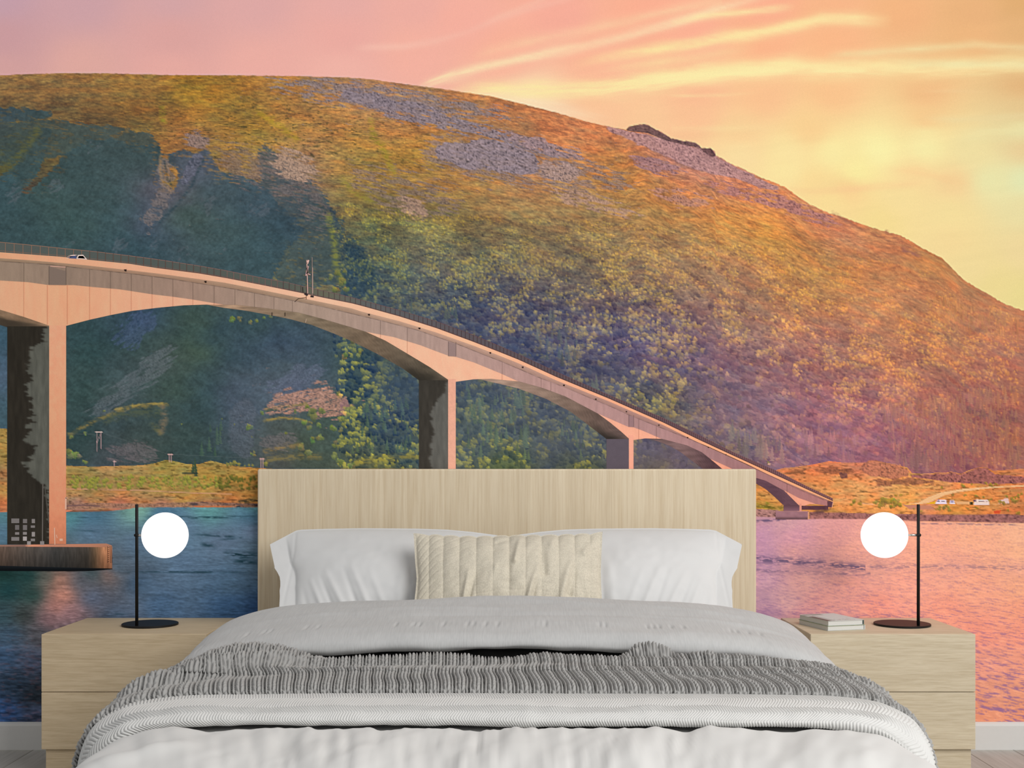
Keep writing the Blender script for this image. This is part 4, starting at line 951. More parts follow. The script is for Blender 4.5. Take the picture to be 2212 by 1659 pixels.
SPANS_SOF = [([(-10, 664), (0, 669), (50, 684), (106.5, 703.5)], [(-10, 700), (0, 702), (16, 707), (106.5, 708)], -2, 106.5),
             (WEBB, [(446, 658), (484, 665), (530, 671), (583, 680.5), (625, 689), (672, 701.5), (720, 720), (757, 735.8), (814, 764), (871, 796.6), (906, 822), (968, 822)], 446, 968),
             (WEBB, [(1035, 819), (1060, 825), (1080, 829.5), (1118, 838.7), (1179, 861.4), (1232, 889), (1270, 917.5), (1310.7, 948.8), (1358, 948.8)], 1035, 1358),
             (WEBB, [(1400, 947.5), (1420, 953), (1446, 963), (1469, 976), (1497, 997), (1516, 1011), (1540, 1030), (1590, 1042)], 1400, 1590),
             (WEBB, [(1600, 1037), (1634, 1045), (1654, 1056.6), (1673.5, 1073.7), (1692.5, 1091.7), (1727, 1093)], 1600, 1727)]


def c_sof(X, T, Y):
    c = sof_c(X) * cn(X, Y, .22, 24, 4, 111)
    # darker close to the piers
    k = np.maximum.reduce([np.exp(-((X - 906) / 40) ** 2) * sstep(.3, .9, T) * (X < 975), np.exp(-((X - 1312) / 34) ** 2) * sstep(.4, .95, T), np.exp(-((X - 20) / 70) ** 2) * sstep(.35, .6, T)])[..., None]
    return c * (1 - .72 * k) + np.array([38, 36, 32]) * .72 * k


for tp, bt, a, b in SPANS_SOF:
    strip(tp, bt, a, b, c_sof, 1, 3, 9)
strip(WEBT, WEBB, -2, 1787, lambda X, T, Y: lit_c(X) * cn(X, Y, .045, 9, 16, 112), 2, 3, 5)
strip(WEBT, [(x, min(y, float(np.interp(x, *np.array(WEBB).T)))) for x, y in SHADE], -2, 484, lambda X, T, Y: web_c(X) * cn(X, Y, .07, 5, 26, 113), 3, 2.5, 8)
xq = np.linspace(-2, 1787, 900)
shy = np.interp(xq, *np.array(SHADE).T)
wby = np.interp(xq, *np.array(WEBB).T)
full = ((xq > 484) & (xq < 791)) | ((xq > 1122) & (xq < 1292)) | ((xq > 1429) & (xq < 1535)) | ((xq > 1600) & (xq < 1694)) | (xq > 1761)
shy = np.where(full, wby, np.minimum(shy, wby))
strip(WEBT, list(zip(xq, shy)), 484, 1787, lambda X, T, Y: web_c(X) * cn(X, Y, .07, 5, 26, 114), 3, 2.5, 8)
strip(FASB, WEBT, -2, 1789, lambda X, T, Y: ovh_c(X) * (1.02 - .12 * T)[..., None] * cn(X, Y, .05, 20, 3, 115), 4, 4, 3)
strip(WEBT, [(x, y + 1.1) for x, y in WEBT], -2, 1780, lambda X, T, Y: web_c(X) * (.55 + .5 * vnoise(X / 6, Y * 0, 116))[..., None], 5, 4, 1)
strip(DECK, FASB, -2, 1800, lambda X, T, Y: fas_c(X) * cn(X, Y, .03, 14, 8, 117), 5, 4, 2)
# panel joints of the girder
for x in [52, 194, 239, 284, 329, 374, 417, 463, 508, 550, 592, 632, 822, 880, 1085, 1169, 1190, 1380, 1418, 1700]:
    yt = float(np.interp(x, *np.array(WEBT).T))
    yb = float(np.interp(x, *np.array(WEBB).T))
    ys_ = float(np.interp(x, xq, shy))
    wc = web_c(np.array(float(x))) * .80
    lc = lit_c(np.array(float(x))) * .86
    line_q((x, yt), (x, ys_), .9 if x < 600 else .7, wc, 6)
    if yb - ys_ > 3:
        line_q((x, ys_), (x, yb), .9, lc, 6)
# inset pier heads
for x0, x1, y0, y1 in [(106.5, 143, 576, 615.5), (969, 985, 739, 769.5), (1358.5, 1368.6, 897, 922)]:
    c0 = web_c(np.array(x0)) * np.array([.86, .87, .90])
    poly4([(x0, y0), (x0, y1), (x1, y1 + .5), (x1, y0 + (x1 - x0) * .28)], c0, 6)
    line_q((x0, y0 - 1), (x0, y1), 1.0, c0 * .8, 7)
    line_q((x1, y0), (x1, y1), 1.0, c0 * .8, 7)
poly4([(109, 573.5), (109, 576.5), (143, 579), (143, 576)], (190, 150, 132), 7)
for x in (103, 146):
    line_q((x, 616), (x, 701), 1, (206, 142, 110), 7)
# drain spouts
for x, y, s_ in [(271, 583.5, 1.1), (444, 608.5, 1.), (797, 679.5, .9), (906, 709, .9), (1059, 762, .8), (1129, 793, .8), (1218, 832, .8), (1287, 862, .7), (1353, 889, .6), (1423, 918, .6), (1485, 945, .6), (1530, 966, .5), (1568, 982, .5)]:
    poly4([(x - 3 * s_, y - 1 * s_), (x - .5, y + 2.5 * s_), (x + 2.4 * s_, y + 2.6 * s_), (x + 2.6 * s_, y - 1.6 * s_)], (40, 28, 26), 8)
# piers


def pier_dark(bx, cut, lo, hi, seed):
    """bx(y): ragged border of the damp stain"""
    def f(X, T, Y):
        e = np.interp(Y, *np.array(bx).T) + 16 * cut * (fbm(Y / 9, X * 0, seed, 3) - .5) * 2 + 15 * cut * (vnoise(Y / 2.6, X / 14, seed + 2) - .5)
        k = sstep(-3, 3, X - e)[..., None]
        c = np.array(lo) * (1 - k) + np.array(hi) * k
        return c * cn(X, Y, .16, 5, 30, seed + 1)
    return f


def vstrip(x0, x1, y0, y1, colf, layer, dx=2.5, dy=3.0):
    strip([(x0, y0), (x1, y0)], [(x0, y1), (x1, y1)], x0, x1, colf, layer, dx, max(1, int((y1 - y0) / dy)))


vstrip(16, 106.8, 705, 1176, pier_dark([(705, 100), (740, 88), (760, 72), (790, 58), (840, 62), (900, 66), (950, 56), (975, 80), (1000, 54), (1020, 68), (1040, 86), (1060, 96), (1100, 104), (1176, 112)], 1.0, (46, 42, 36), (88, 88, 80), 121), 3)
vstrip(106.5, 143.2, 703, 1175, lambda X, T, Y: np.stack([np.interp(Y, [703, 900, 1100, 1175], v) for v in ([234, 230, 216, 196], [162, 156, 138, 120], [128, 120, 104, 88])], -1) * cn(X, Y, .05, 6, 9, 122), 4)
line_q((93, 1045), (92, 1175), 2.4, (98, 92, 86), 5)
line_q((97, 1050), (106, 1130), 2.0, (80, 76, 70), 5)
for x0, x1, y0, y1, g in [(25, 42, 1120, 1130, 120), (50, 59, 1121, 1130, 118), (69, 76, 1121, 1130, 132), (33, 42, 1134, 1144.5, 110), (50, 59, 1134, 1145, 116), (67, 76, 1135, 1140, 128), (33, 42, 1149.5, 1155, 134), (50, 58.5, 1149, 1155, 140), (69, 76, 1149, 1159, 150), (25, 42, 1160, 1168, 128), (50, 58.5, 1159, 1168, 172), (67, 76, 1163.5, 1169, 132), (59, 67, 1169, 1177, 150), (87, 96, 1169, 1177, 138)]:
    poly4([(x0, y0), (x0, y1), (x1, y1), (x1, y0)], (g * .95, g * .9, g * .88), 6)
for x0, y0, x1, y1, wd in [(118, 1140, 119, 1176, 2), (122, 1155, 124, 1162, 1.6), (142.5, 1075, 142.5, 1100, 3.5), (129, 1166, 136, 1166, 5), (142, 1075.5, 146, 1075.5, 3)]:
    line_q((x0, y0), (x1, y1), wd, (222, 168, 144), 6)
poly4([(143, 1101.5), (143, 1106), (150, 1105), (159, 1102)], (212, 128, 96), 6)
# caisson
vstrip(-2, 236, 1180, 1228, lambda X, T, Y: np.stack([np.interp(X, [0, 60, 120, 190, 206, 225, 242], v) for v in ([88, 78, 62, 66, 104, 186, 196], [72, 70, 60, 60, 82, 128, 132], [62, 64, 58, 54, 62, 92, 96])], -1) * (1.12 - .42 * T)[..., None] * cn(X, Y, .24, 2.2, 22, 123), 3, 2, 4)
vstrip(236, 242.5, 1180, 1230, lambda X, T, Y: np.full(X.shape + (3,), 1.) * np.array([206, 140, 104]) * (1.05 - .35 * T)[..., None], 3, 2, 4)
strip([(-2, 1177), (140, 1175.5), (230, 1174), (242, 1178)], [(-2, 1180.5), (242, 1182)], -2, 242, lambda X, T, Y: np.full(X.shape + (3,), 1.) * np.stack([np.interp(X, [0, 55, 60, 110, 242], v) for v in ([150, 130, 214, 190, 176], [110, 96, 142, 126, 122], [92, 84, 112, 100, 96])], -1), 5, 4, 1)
strip([(-2, 1222), (150, 1226), (243, 1228)], [(-2, 1233), (150, 1234), (200, 1233), (243, 1229.5)], -2, 243, lambda X, T, Y: np.full(X.shape + (3,), 1.) * np.array([16, 18, 20]) * (1.6 - .8 * T)[..., None], 4, 5, 2)
for x0 in (233, 237.5, 240.5):
    line_q((x0, 1180), (x0 + (2 if x0 > 236 else 0), 1216), .9, (74, 46, 38), 6)
for y0 in np.arange(1183, 1216, 4.2):
    line_q((233, y0), (236, y0), .8, (74, 46, 38), 6)
# second, third and last pier
vstrip(905, 968.3, 821.5, 1016, pier_dark([(821, 972), (850, 958), (870, 940), (890, 928), (905, 934), (930, 936), (960, 930), (1016, 932)], .45, (62, 58, 52), (96, 94, 88), 124), 3)
vstrip(968, 984.6, 819, 1016, lambda X, T, Y: np.full(X.shape + (3,), 1.) * np.array([236, 172, 146]) * cn(X, Y, .05, 3, 3, 125), 4)
vstrip(1310, 1358.6, 948.5, 1016, lambda X, T, Y: np.full(X.shape + (3,), 1.) * np.array([98, 88, 96]) * cn(X, Y, .03, 9, 9, 126), 3)
vstrip(1358.4, 1368.4, 940, 1016, lambda X, T, Y: np.full(X.shape + (3,), 1.) * np.array([248, 172, 146]), 4)
vstrip(1692.5, 1727, 1091.5, 1105, lambda X, T, Y: np.full(X.shape + (3,), 1.) * np.array([128, 90, 100]) * (.75 + .35 * T)[..., None], 3)
vstrip(1726.8, 1731.4, 1088, 1105, lambda X, T, Y: np.full(X.shape + (3,), 1.) * np.array([226, 150, 128]), 4)
vstrip(1675.5, 1746.8, 1104, 1122, lambda X, T, Y: np.full(X.shape + (3,), 1.) * np.array([150, 108, 114]) * (1.05 - .35 * sstep(.6, .9, T))[..., None] * cn(X, Y, .08, 9, 6, 127), 4)
line_q((1722, 1104.5), (1746, 1104.5), 1.2, (214, 150, 136), 6)
line_q((1745.5, 1104), (1745.5, 1122), 2.2, (222, 156, 134), 6)
line_q((1676, 1104.4), (1722, 1104.4), 1.0, (186, 134, 130), 6)
vstrip(1731.4, 1789, 1092.5, 1101, lambda X, T, Y: np.full(X.shape + (3,), 1.) * np.array([92, 58, 66]) * cn(X, Y, .2, 6, 4, 128), 2)
poly4([(1787, 1082.5), (1788, 1095), (1797, 1096), (1800, 1084)], (96, 62, 72), 6)
line_q((1799.5, 1084), (1797, 1096), 1.5, (236, 172, 140), 7)
# railing: infill mesh, rails, posts
inf_c = cramp([(0, 86, 92, 88), (300, 84, 90, 86), (620, 90, 94, 86), (700, 106, 104, 88), (800, 98, 98, 98), (1000, 96, 88, 92), (1200, 98, 84, 88), (1500, 112, 86, 92), (1800, 142, 96, 96)])
rl_c = cramp([(0, 150, 116, 96), (300, 142, 108, 96), (700, 122, 98, 96), (1000, 112, 84, 86), (1300, 122, 88, 90), (1800, 140, 96, 100)])
strip(RAILT, DECK, -2, 1799, lambda X, T, Y: inf_c(X), 2, 6, 1)
off = lambda cv, a: [(x, y + a) for x, y in cv]
strip(RAILT, off(RAILT, 1.3), -2, 1799, lambda X, T, Y: rl_c(X), 4, 6, 1)
mid = lambda t_: [(x, float(np.interp(x, *np.array(RAILT).T)) * (1 - t_) + t_ * float(np.interp(x, *np.array(DECK).T))) for x in range(-10, 1801, 10)]
strip(mid(.84), off(mid(.84), .9), -2, 1799, lambda X, T, Y: rl_c(X) * .92, 4, 6, 1)
strip(off(DECK, -1.4), DECK, 340, 1799, lambda X, T, Y: rl_c(X) * .72, 4, 6, 1)
x = 12.0
while x < 1797:
    yt, yb = float(np.interp(x, *np.array(RAILT).T)), float(np.interp(x, *np.array(DECK).T))
    line_q((x, yt), (x, yb), 1.25 if x < 700 else .95, rl_c(np.array(x)) * (.98 if x < 190 or 480 < x < 600 else .70), 5)
    x += max(4.2, 19.2 - x * .0105)
# car, signal mast and lamp on the deck
for pl, c in [([(144, 558), (150, 552), (160, 550.5), (168, 551)], (238, 200, 190)), ([(149, 558), (152, 553.5), (165, 552.5), (166, 559)], (72, 84, 120)), ([(165, 559.5), (169, 551), (180, 550.5), (189, 561)], (250, 206, 196)), ([(168, 558), (171, 553), (180, 553), (185, 559)], (110, 84, 84)), ([(144, 558.5), (152, 551.5), (152, 553), (147, 558.5)], (246, 206, 190))]:
    poly4([pl[0], pl[3], pl[2], pl[1]], c, 8)
for p, q, wd, c in [((663, 562), (665, 634), 1.8, (214, 170, 158)), ((665.5, 575), (661.5, 596), 3.6, (206, 164, 160)), ((667, 562), (664, 570), 3.4, (236, 190, 176)), ((662, 590), (671, 594), 2.2, (196, 156, 150)), ((674.5, 556), (674.8, 640), 1.1, (168, 142, 132)), ((675.6, 578), (676, 634), 1.5, (184, 156, 144)), ((654, 620), (655, 632), 1.6, (60, 52, 52)), ((658, 634), (665, 638), 4.2, (52, 44, 46)), ((671, 640), (678, 641), 4, (60, 50, 50)),
                    ((637, 652), (645, 645), 1.2, (52, 40, 36)), ((645, 645), (661, 643), 1.2, (70, 46, 36)), ((662, 639), (662, 647), 1, (90, 50, 34)), ((588, 675), (588, 683), 1.4, (56, 46, 40)), ((616, 675), (616, 683), 1.4, (56, 46, 40)), ((660, 697), (662, 689), 1.3, (196, 170, 150)), ((1658, 1002), (1664, 1003), 5, (206, 160, 140))]:
    line_q(p, q, wd, c, 9)

V = np.concatenate(VV)
Q = np.concatenate(QQ)
C = np.concatenate(CC)
me = bpy.data.meshes.new('wall_mural')
mesh_from(me, V, Q, False)
at_ = me.color_attributes.new('print', 'FLOAT_COLOR', 'POINT')
at_.data.foreach_set('color', np.concatenate([C, np.ones((len(C), 1))], 1).astype(np.float32).ravel())
m_mural, nt, b = new_mat('printed_paper')
va = N_(nt, 'ShaderNodeVertexColor')
va.layer_name = 'print'
gv = obj_coords(nt, (1, 1, 1))
gn = N_(nt, 'ShaderNodeTexNoise', i_Scale=420.0, i_Detail=2.0)
nt.links.new(gv, gn.inputs['Vector'])
gc = ramp(nt, gn.outputs['Fac'], [(0.3, (.93, .93, .93)), (0.7, (1.0, 1.0, 1.0))])
mc = mixc(nt, va.outputs['Color'], gc, 1.0, 'MULTIPLY')
nt.links.new(mc, b.inputs['Base Color'])
b.inputs['Roughness'].default_value = .95
b.inputs['Specular IOR Level'].default_value = 0.0
mural = link('wall_mural', me, m_mural)
tag(mural, 'wall-filling printed mural of a concrete bridge before a sunset hillside and water', 'mural')
del V, Q, C, VV, QQ, CC, smap, X, Y, c, base, litc, shdc

# ------------------------------------------------------------------ floor and baseboard


def wood_mat(name, light, dark, grain='X', fine=1.0, fig=1.0, rough=.55, bump_s=.12):
    """grain: axis the fibres run along"""
    m, nt, b = new_mat(name)
    sc = {'X': (7, 120, 120), 'Y': (90, 5, 90), 'Z': (110, 110, 3.2)}[grain]
    oi = nt.nodes.new('ShaderNodeObjectInfo')
    tc = nt.nodes.new('ShaderNodeTexCoord')
    add = nt.nodes.new('ShaderNodeVectorMath')
    add.operation = 'ADD'
    cmb = nt.nodes.new('ShaderNodeCombineXYZ')
    mul = N_(nt, 'ShaderNodeMath', operation='MULTIPLY')
    mul.inputs[1].default_value = 37.0
    nt.links.new(oi.outputs['Random'], mul.inputs[0])
    for k in range(3):
        nt.links.new(mul.outputs[0], cmb.inputs[k])
    nt.links.new(tc.outputs['Object'], add.inputs[0])
    nt.links.new(cmb.outputs[0], add.inputs[1])

    def mapped(s):
        mp = nt.nodes.new('ShaderNodeMapping')
        mp.inputs['Scale'].default_value = s
        nt.links.new(add.outputs[0], mp.inputs['Vector'])
        return mp.outputs[0]
    n1 = N_(nt, 'ShaderNodeTexNoise', i_Scale=1.0 * fine, i_Detail=5.0, i_Roughness=.65, i_Distortion=.25)
    nt.links.new(mapped(sc), n1.inputs['Vector'])
    s2 = tuple(x * .11 for x in sc)
    n2 = N_(nt, 'ShaderNodeTexNoise', i_Scale=1.0, i_Detail=2.0, i_Distortion=1.2)
    nt.links.new(mapped(s2), n2.inputs['Vector'])
    # growth rings
    ml = N_(nt, 'ShaderNodeMath', operation='MULTIPLY')
    ml.inputs[1].default_value = 16.0 * fig
    nt.links.new(n2.outputs['Fac'], ml.inputs[0])
    fr = N_(nt, 'ShaderNodeMath', operation='PINGPONG')
    fr.inputs[1].default_value = 1.0
    nt.links.new(ml.outputs[0], fr.inputs[0])
    c1 = ramp(nt, n1.outputs['Fac'], [(0.34, dark), (0.60, light)])
    c2 = ramp(nt, fr.outputs[0], [(0.0, (.955, .94, .915)), (0.30, (1, 1, 1))])
    c3 = ramp(nt, n2.outputs['Fac'], [(0.3, (.95, .93, .90)), (0.7, (1.03, 1.02, 1.0))])
    col = mixc(nt, mixc(nt, c1, c2, .8, 'MULTIPLY'), c3, 1.0, 'MULTIPLY')
    nt.links.new(col, b.inputs['Base Color'])
    b.inputs['Roughness'].default_value = rough
    b.inputs['Specular IOR Level'].default_value = .3
    bump(nt, n1.outputs['Fac'], b, bump_s, .001)
    return m


m_plank = wood_mat('grey_plank', (.44, .43, .41), (.37, .36, .34), 'Y', .7, .8, .8, .1)
m_gap = plain_mat('joint_dark', (.06, .055, .05), .9)
fl = bm_obj('floor', box_bm(WALL_X0, WALL_X1, -4.4, .004, -.10, -.012), m_gap)
fl['kind'] = 'structure'
PWID, PLEN = .1762, 1.45
plank_me = None
kx0 = -15
rp = random.Random(4)
for i in range(kx0, 15):
    xa = -1.7095 + (i + 10) * PWID - .0
    if xa < WALL_X0 or xa + PWID > WALL_X1:
        continue
    offy = rp.choice([0.35, .8, 1.2, .55])
    ya = 0.0
    for j in range(4):
        L_ = offy if j == 0 else PLEN
        if j > 0 and ya - L_ < -4.4:
            L_ = 4.4 + ya
        if L_ < .05:
            break
        key = round(L_, 3)
        o = bm_obj('plank', box_bm(.0009, PWID - .0009, -L_ + .0009, -.0009, -.012, 0, .0012, 1), m_plank, fl)
        o.location = (xa, ya, 0)
        ya -= L_

m_base = plain_mat('white_trim', (.60, .59, .57), .75, .01)
bm = bmesh.new()
prof = [(0, 0), (.016, 0), (.016, .0865), (.0135, .0925), (.0035, .0985), (0, .0985)]
ends = []
for x in (WALL_X0, WALL_X1):
    ends.append([bm.verts.new((x, -.0 - p, z)) for p, z in prof])
for k in range(len(prof)):
    k2 = (k + 1) % len(prof)
    bm.faces.new((ends[0][k], ends[0][k2], ends[1][k2], ends[1][k]))
bm.faces.new(ends[0][::-1])
bm.faces.new(ends[1])
bmesh.ops.recalc_face_normals(bm, faces=bm.faces)
bb = bm_obj('baseboard_back', bm, m_base)
bb['kind'] = 'structure'
bb.location.y = .003

# ------------------------------------------------------------------ bed
m_head = wood_mat('pale_oak_upright', (.695, .595, .44), (.61, .50, .35), 'Z', 1.3, .7, .6, .30)
m_oak = wood_mat('pale_oak', (.60, .52, .385), (.50, .42, .295), 'X', 1.6, 1.0, .55, .10)
bed = empty('bed', (0, -1.1, 0), 'wide double bed with a flat pale oak headboard and light bedding', 'bed')
HX0, HX1 = -.8968, .8836
hb = bm_obj('headboard', box_bm(HX0, HX1, 1.1 - .046, 1.1 - .0045, .02, 1.0105, .007, 3), m_head, bed)
rail = bm_obj('bed_frame', box_bm(-.84, .83, -.98, 1.1 - .048, .10, .24, .006), m_oak, bed)
for sx in (-.74, .70):
    for sy in (-.85, .90):
        bm_obj('leg', box_bm(sx, sx + .06, sy, sy + .06, 0, .10, .003), m_oak, bed)
m_matt = plain_mat('mattress_ticking', (.72, .72, .70), .9, .02)
mt = bm_obj('mattress', box_bm(-.80, .785, -1.02, 1.1 - .052, .24, .44, .04, 4), m_matt, bed, True)


# ------------------------------------------------------------------ cloth materials
def cloth_mat(name, col, rough=.9, weave=0.0, wscale=(700, 700, 700), sheen=.15, var=.02, vscale=12, contrast=None):
    m, nt, b = new_mat(name)
    n = N_(nt, 'ShaderNodeTexNoise', i_Scale=1.0, i_Detail=3.0)
    nt.links.new(obj_coords(nt, (vscale, vscale, vscale)), n.inputs['Vector'])
    c = ramp(nt, n.outputs['Fac'], [(0.3, tuple(x * (1 - var) for x in col)), (0.7, tuple(x * (1 + var) for x in col))])
    w = N_(nt, 'ShaderNodeTexNoise', i_Scale=1.0, i_Detail=1.0)
    nt.links.new(obj_coords(nt, wscale), w.inputs['Vector'])
    if contrast:
        c = mixc(nt, c, ramp(nt, w.outputs['Fac'], [(0.35, (1 - contrast,) * 3), (0.65, (1, 1, 1))]), 1.0, 'MULTIPLY')
    nt.links.new(c, b.inputs['Base Color'])
    b.inputs['Roughness'].default_value = rough
    b.inputs['Specular IOR Level'].default_value = .15
    b.inputs['Sheen Weight'].default_value = sheen
    if weave:
        bump(nt, w.outputs['Fac'], b, weave, .001)
    return m


m_white = cloth_mat('white_cotton', (.61, .605, .59), weave=.05, wscale=(900, 900, 900))
m_pill = cloth_mat('pillow_cotton', (.63, .63, .625), weave=.04, wscale=(900, 900, 900))
m_herr = cloth_mat('quilted_white', (.60, .597, .58), var=.015)
m_knit = cloth_mat('grey_yarn', (.34, .335, .325), weave=.25, wscale=(500, 500, 500), sheen=.05, var=.05, vscale=30)
m_grey = cloth_mat('pale_grey_crinkle', (.49, .49, .485), weave=.32, wscale=(260, 14, 60), contrast=.07, var=.03, vscale=6)
m_lumb = cloth_mat('oatmeal_linen', (.63, .575, .465), weave=.35, wscale=(420, 420, 90), contrast=.18, var=.04, vscale=40)


def interp_rows(tab, v, cols):
    tab = np.array(tab, float)
    k = np.linspace(0, 1, len(tab))
    # smooth (Catmull-Rom) interpolation through the rows
    t = v * (len(tab) - 1)
    i = np.clip(np.floor(t).astype(int), 0, len(tab) - 2)
    f = (t - i)[:, None]
    p1, p2 = tab[i], tab[i + 1]
    p0, p3 = tab[np.maximum(i - 1, 0)], tab[np.minimum(i + 2, len(tab) - 1)]
    return .5 * ((2 * p1) + (-p0 + p2) * f + (2 * p0 - 5 * p1 + 4 * p2 - p3) * f * f + (-p0 + 3 * p1 - 3 * p2 + p3) * f ** 3)


def section(tab, n):
    """half cross-section (x, drop) -> symmetric, evenly spaced along the arc"""
    t = np.array(tab, float)
    full = np.concatenate([np.stack([-t[::-1, 0], t[::-1, 1]], 1), t[1:]], 0)
    # densify smoothly
    k = np.linspace(0, 1, 1200)
    s = interp_rows(full, k, 2)
    L = np.concatenate([[0], np.cumsum(np.hypot(*np.diff(s, axis=0).T))])
    q = np.linspace(0, L[-1], n)
    return np.interp(q, L, s[:, 0]), np.interp(q, L, s[:, 1]), q - L[-1] / 2


SEC_OUT = [(0, 0), (.2, .0), (.4, .0005), (.55, .0015), (.70, .005), (.80, .016), (.845, .029), (.89, .055), (.917, .10), (.930, .155), (.936, .23), (.936, .31), (.934, .38)]
SEC_IN = [(0, 0), (.2, .0), (.4, .0005), (.55, .001), (.68, .004), (.76, .016), (.80, .040), (.832, .075), (.85, .12), (.856, .17), (.858, .24), (.858, .31), (.855, .38)]
SEC_GREY = [(0, 0), (.2, .002), (.4, .008), (.55, .014), (.68, .028), (.77, .046), (.84, .070), (.885, .10), (.912, .14), (.925, .19), (.93, .25), (.93, .32), (.928, .39)]


def drape(rows, secs, nu, nv_, fn=None, xoff=-.006):
    """rows: (d, top, width factor, section blend); fn(P, A, B, v) -> normal displacement"""
    v = np.linspace(0, 1, nv_)
    R = interp_rows(rows, v, 4)
    xs, dr, arc = section(secs[0], nu)
    if len(secs) > 1:
        xs2, dr2, _ = section(secs[1], nu)
    else:
        xs2, dr2 = xs, dr
    bl = np.clip(R[:, 3:4], 0, 1)
    Xs = (xs[None] * (1 - bl) + xs2[None] * bl) * R[:, 2:3] + xoff
    Zs = R[:, 1:2] - (dr[None] * (1 - bl) + dr2[None] * bl)
    Ds = np.repeat(R[:, 0:1], nu, 1)
    P = np.stack([Xs, -Ds, Zs], -1)
    A = np.repeat(arc[None], nv_, 0)
    seg = np.hypot(np.diff(R[:, 0]), np.diff(R[:, 1]))
    B = np.repeat(np.concatenate([[0], np.cumsum(seg)])[:, None], nu, 1)
    VV_ = np.repeat(v[:, None], nu, 1)
    return P, A, B, VV_


def normals(P):
    du = np.gradient(P, axis=1)
    dv = np.gradient(P, axis=0)
    n = np.cross(dv, du)
    n /= np.linalg.norm(n, axis=-1, keepdims=True) + 1e-9
    n *= np.sign(n[n.shape[0] // 2, n.shape[1] // 2, 2] or 1)
    return n


def cloth_obj(name, P, mat, label, cat, parent=None):
    me = grid_mesh(P, True)
    if parent is None:
        # put the origin on the thing
        c = P.reshape(-1, 3)
        o3 = np.array([(c[:, 0].min() + c[:, 0].max()) / 2, (c[:, 1].min() + c[:, 1].max()) / 2, c[:, 2].min()])
        me.transform(__import__('mathutils').Matrix.Translation(-Vector(o3)))
        o = link(name, me, mat)
        o.location = o3
    else:
        o = link(name, me, mat, parent)
    if label:
        tag(o, label, cat)
    return o


def folds(X, D, lines):
    """gaussian ridges: (x0, d0, x1, d1, width, height)"""
    z = np.zeros_like(X)
    for x0, d0, x1, d1, wd, h in lines:
        dx, dy = x1 - x0, d1 - d0
        t = np.clip(((X - x0) * dx + (D - d0) * dy) / (dx * dx + dy * dy), 0, 1)
        dist = np.hypot(X - x0 - t * dx, D - d0 - t * dy)
        z += h * np.exp(-(dist / wd) ** 2) * np.sin(np.clip(t, .04, .96) * math.pi) ** .6
    return z


# white duvet ---------------------------------------------------------------
rows = [(.30, .46, .98, 1), (.55, .475, 1, 1), (.9, .482, 1, 1), (1.3, .482, 1.01, 1), (1.62, .478, 1.01, 1), (1.78, .472, .99, 1), (1.835, .4735, .99, 1), (1.872, .487, .995, 1), (1.93, .496, 1.0, 1), (2.08, .494, .995, 1), (2.16, .485, .985, 1), (2.22, .465, .965, 1), (2.255, .42, .945, 1), (2.265, .36, .94, 1), (2.267, .30, .94, 1), (2.268, .25, .94, 1)]
P, A, B, Vv = drape(rows, [SEC_OUT, SEC_IN], 340, 200)
X, D = P[..., 0], -P[..., 1]
wr = (np.sin((X * 17 + (D - 1.9) * 9 * np.tanh(X / .4) + 3 * fbm(X * 3, D * 3, 5, 2)) * 1.0) * .0030 * (1 - np.exp(-(X / .15) ** 2) * .3)
      + (fbm(X * 9 + D * 5 * np.tanh((X + .05) / .4), D * 2.2, 7, 3) - .5) * .018 + (fbm(X * 22 + D * 12, D * 6, 8, 2) - .5) * .004)
wr *= 1.35 * sstep(1.75, 1.95, D)
wr += folds(X, D, [(-.74, 2.14, -.60, 2.05, .03, .014), (-.60, 1.86, -.52, 2.1, .03, .006), (-.45, 1.88, -.40, 2.15, .03, -.006), (.05, 1.88, -.02, 2.2, .035, .006), (.30, 1.88, .18, 2.2, .03, .005), (.45, 1.9, .33, 2.2, .035, -.004), (.7, 2.05, .55, 2.2, .03, .005), (-.2, 1.9, -.26, 2.2, .035, .005)])
# keep flaring low folds at the sides
P = P + normals(P) * wr[..., None]
Z = P[..., 2]
Z[:] = np.maximum(Z, .12 + .01 * np.sin(X * 30))
duv = cloth_obj('duvet', P, m_white, 'plain white duvet spread over the foot end of the bed', 'duvet')

# herringbone blanket ------------------------------------------------------------
rows = [(1.40, .488, .985, 0), (1.50, .490, .985, 0), (1.58, .498, .99, 0), (1.63, .511, .998, .0), (1.68, .516, .998, .06), (1.73, .516, .995, .15), (1.77, .5145, .992, .30), (1.80, .512, .99, .46), (1.823, .508, .99, .62), (1.838, .503, .99, .76), (1.846, .496, .985, .88), (1.838, .488, .98, .95), (1.80, .484, .975, 1)]
P, A, B, Vv = drape(rows, [SEC_OUT, SEC_IN], 2150, 104)
X, D = P[..., 0], -P[..., 1]
N = normals(P)
lowf = (fbm(A * 7, B * 10, 21, 2) - .5) * .010 * sstep(.2, .6, Vv) + (fbm(A * 19, B * 14, 22, 2) - .5) * .005 * sstep(.3, .6, Vv)
drow = (fbm(A * 2.3, A * 0, 23, 2) - .5) * .035 * sstep(.3, .8, Vv)
aa_ = np.abs(A)
q_ = np.sign(A) * (aa_ / .0058 - np.where(aa_ > .5, (aa_ - .5) ** 2 * 75, 0))
vis = (Vv - .22) / .70
tw = np.clip(vis, .001, 2) ** 1.12 * 4.9 + (fbm(A * 6, Vv * 3, 24, 2) - .5) * .5
tri = np.abs((tw % 2) - 1)
ph = q_ + tri * 2.3 + (fbm(A * 16, Vv * 4, 26, 2) - .5) * 1.2
fr_ = ph - np.floor(ph)
rid = 1 - np.abs(2 * fr_ - 1) ** 3.4
brkl = np.minimum(tw % 1, 1 - tw % 1)
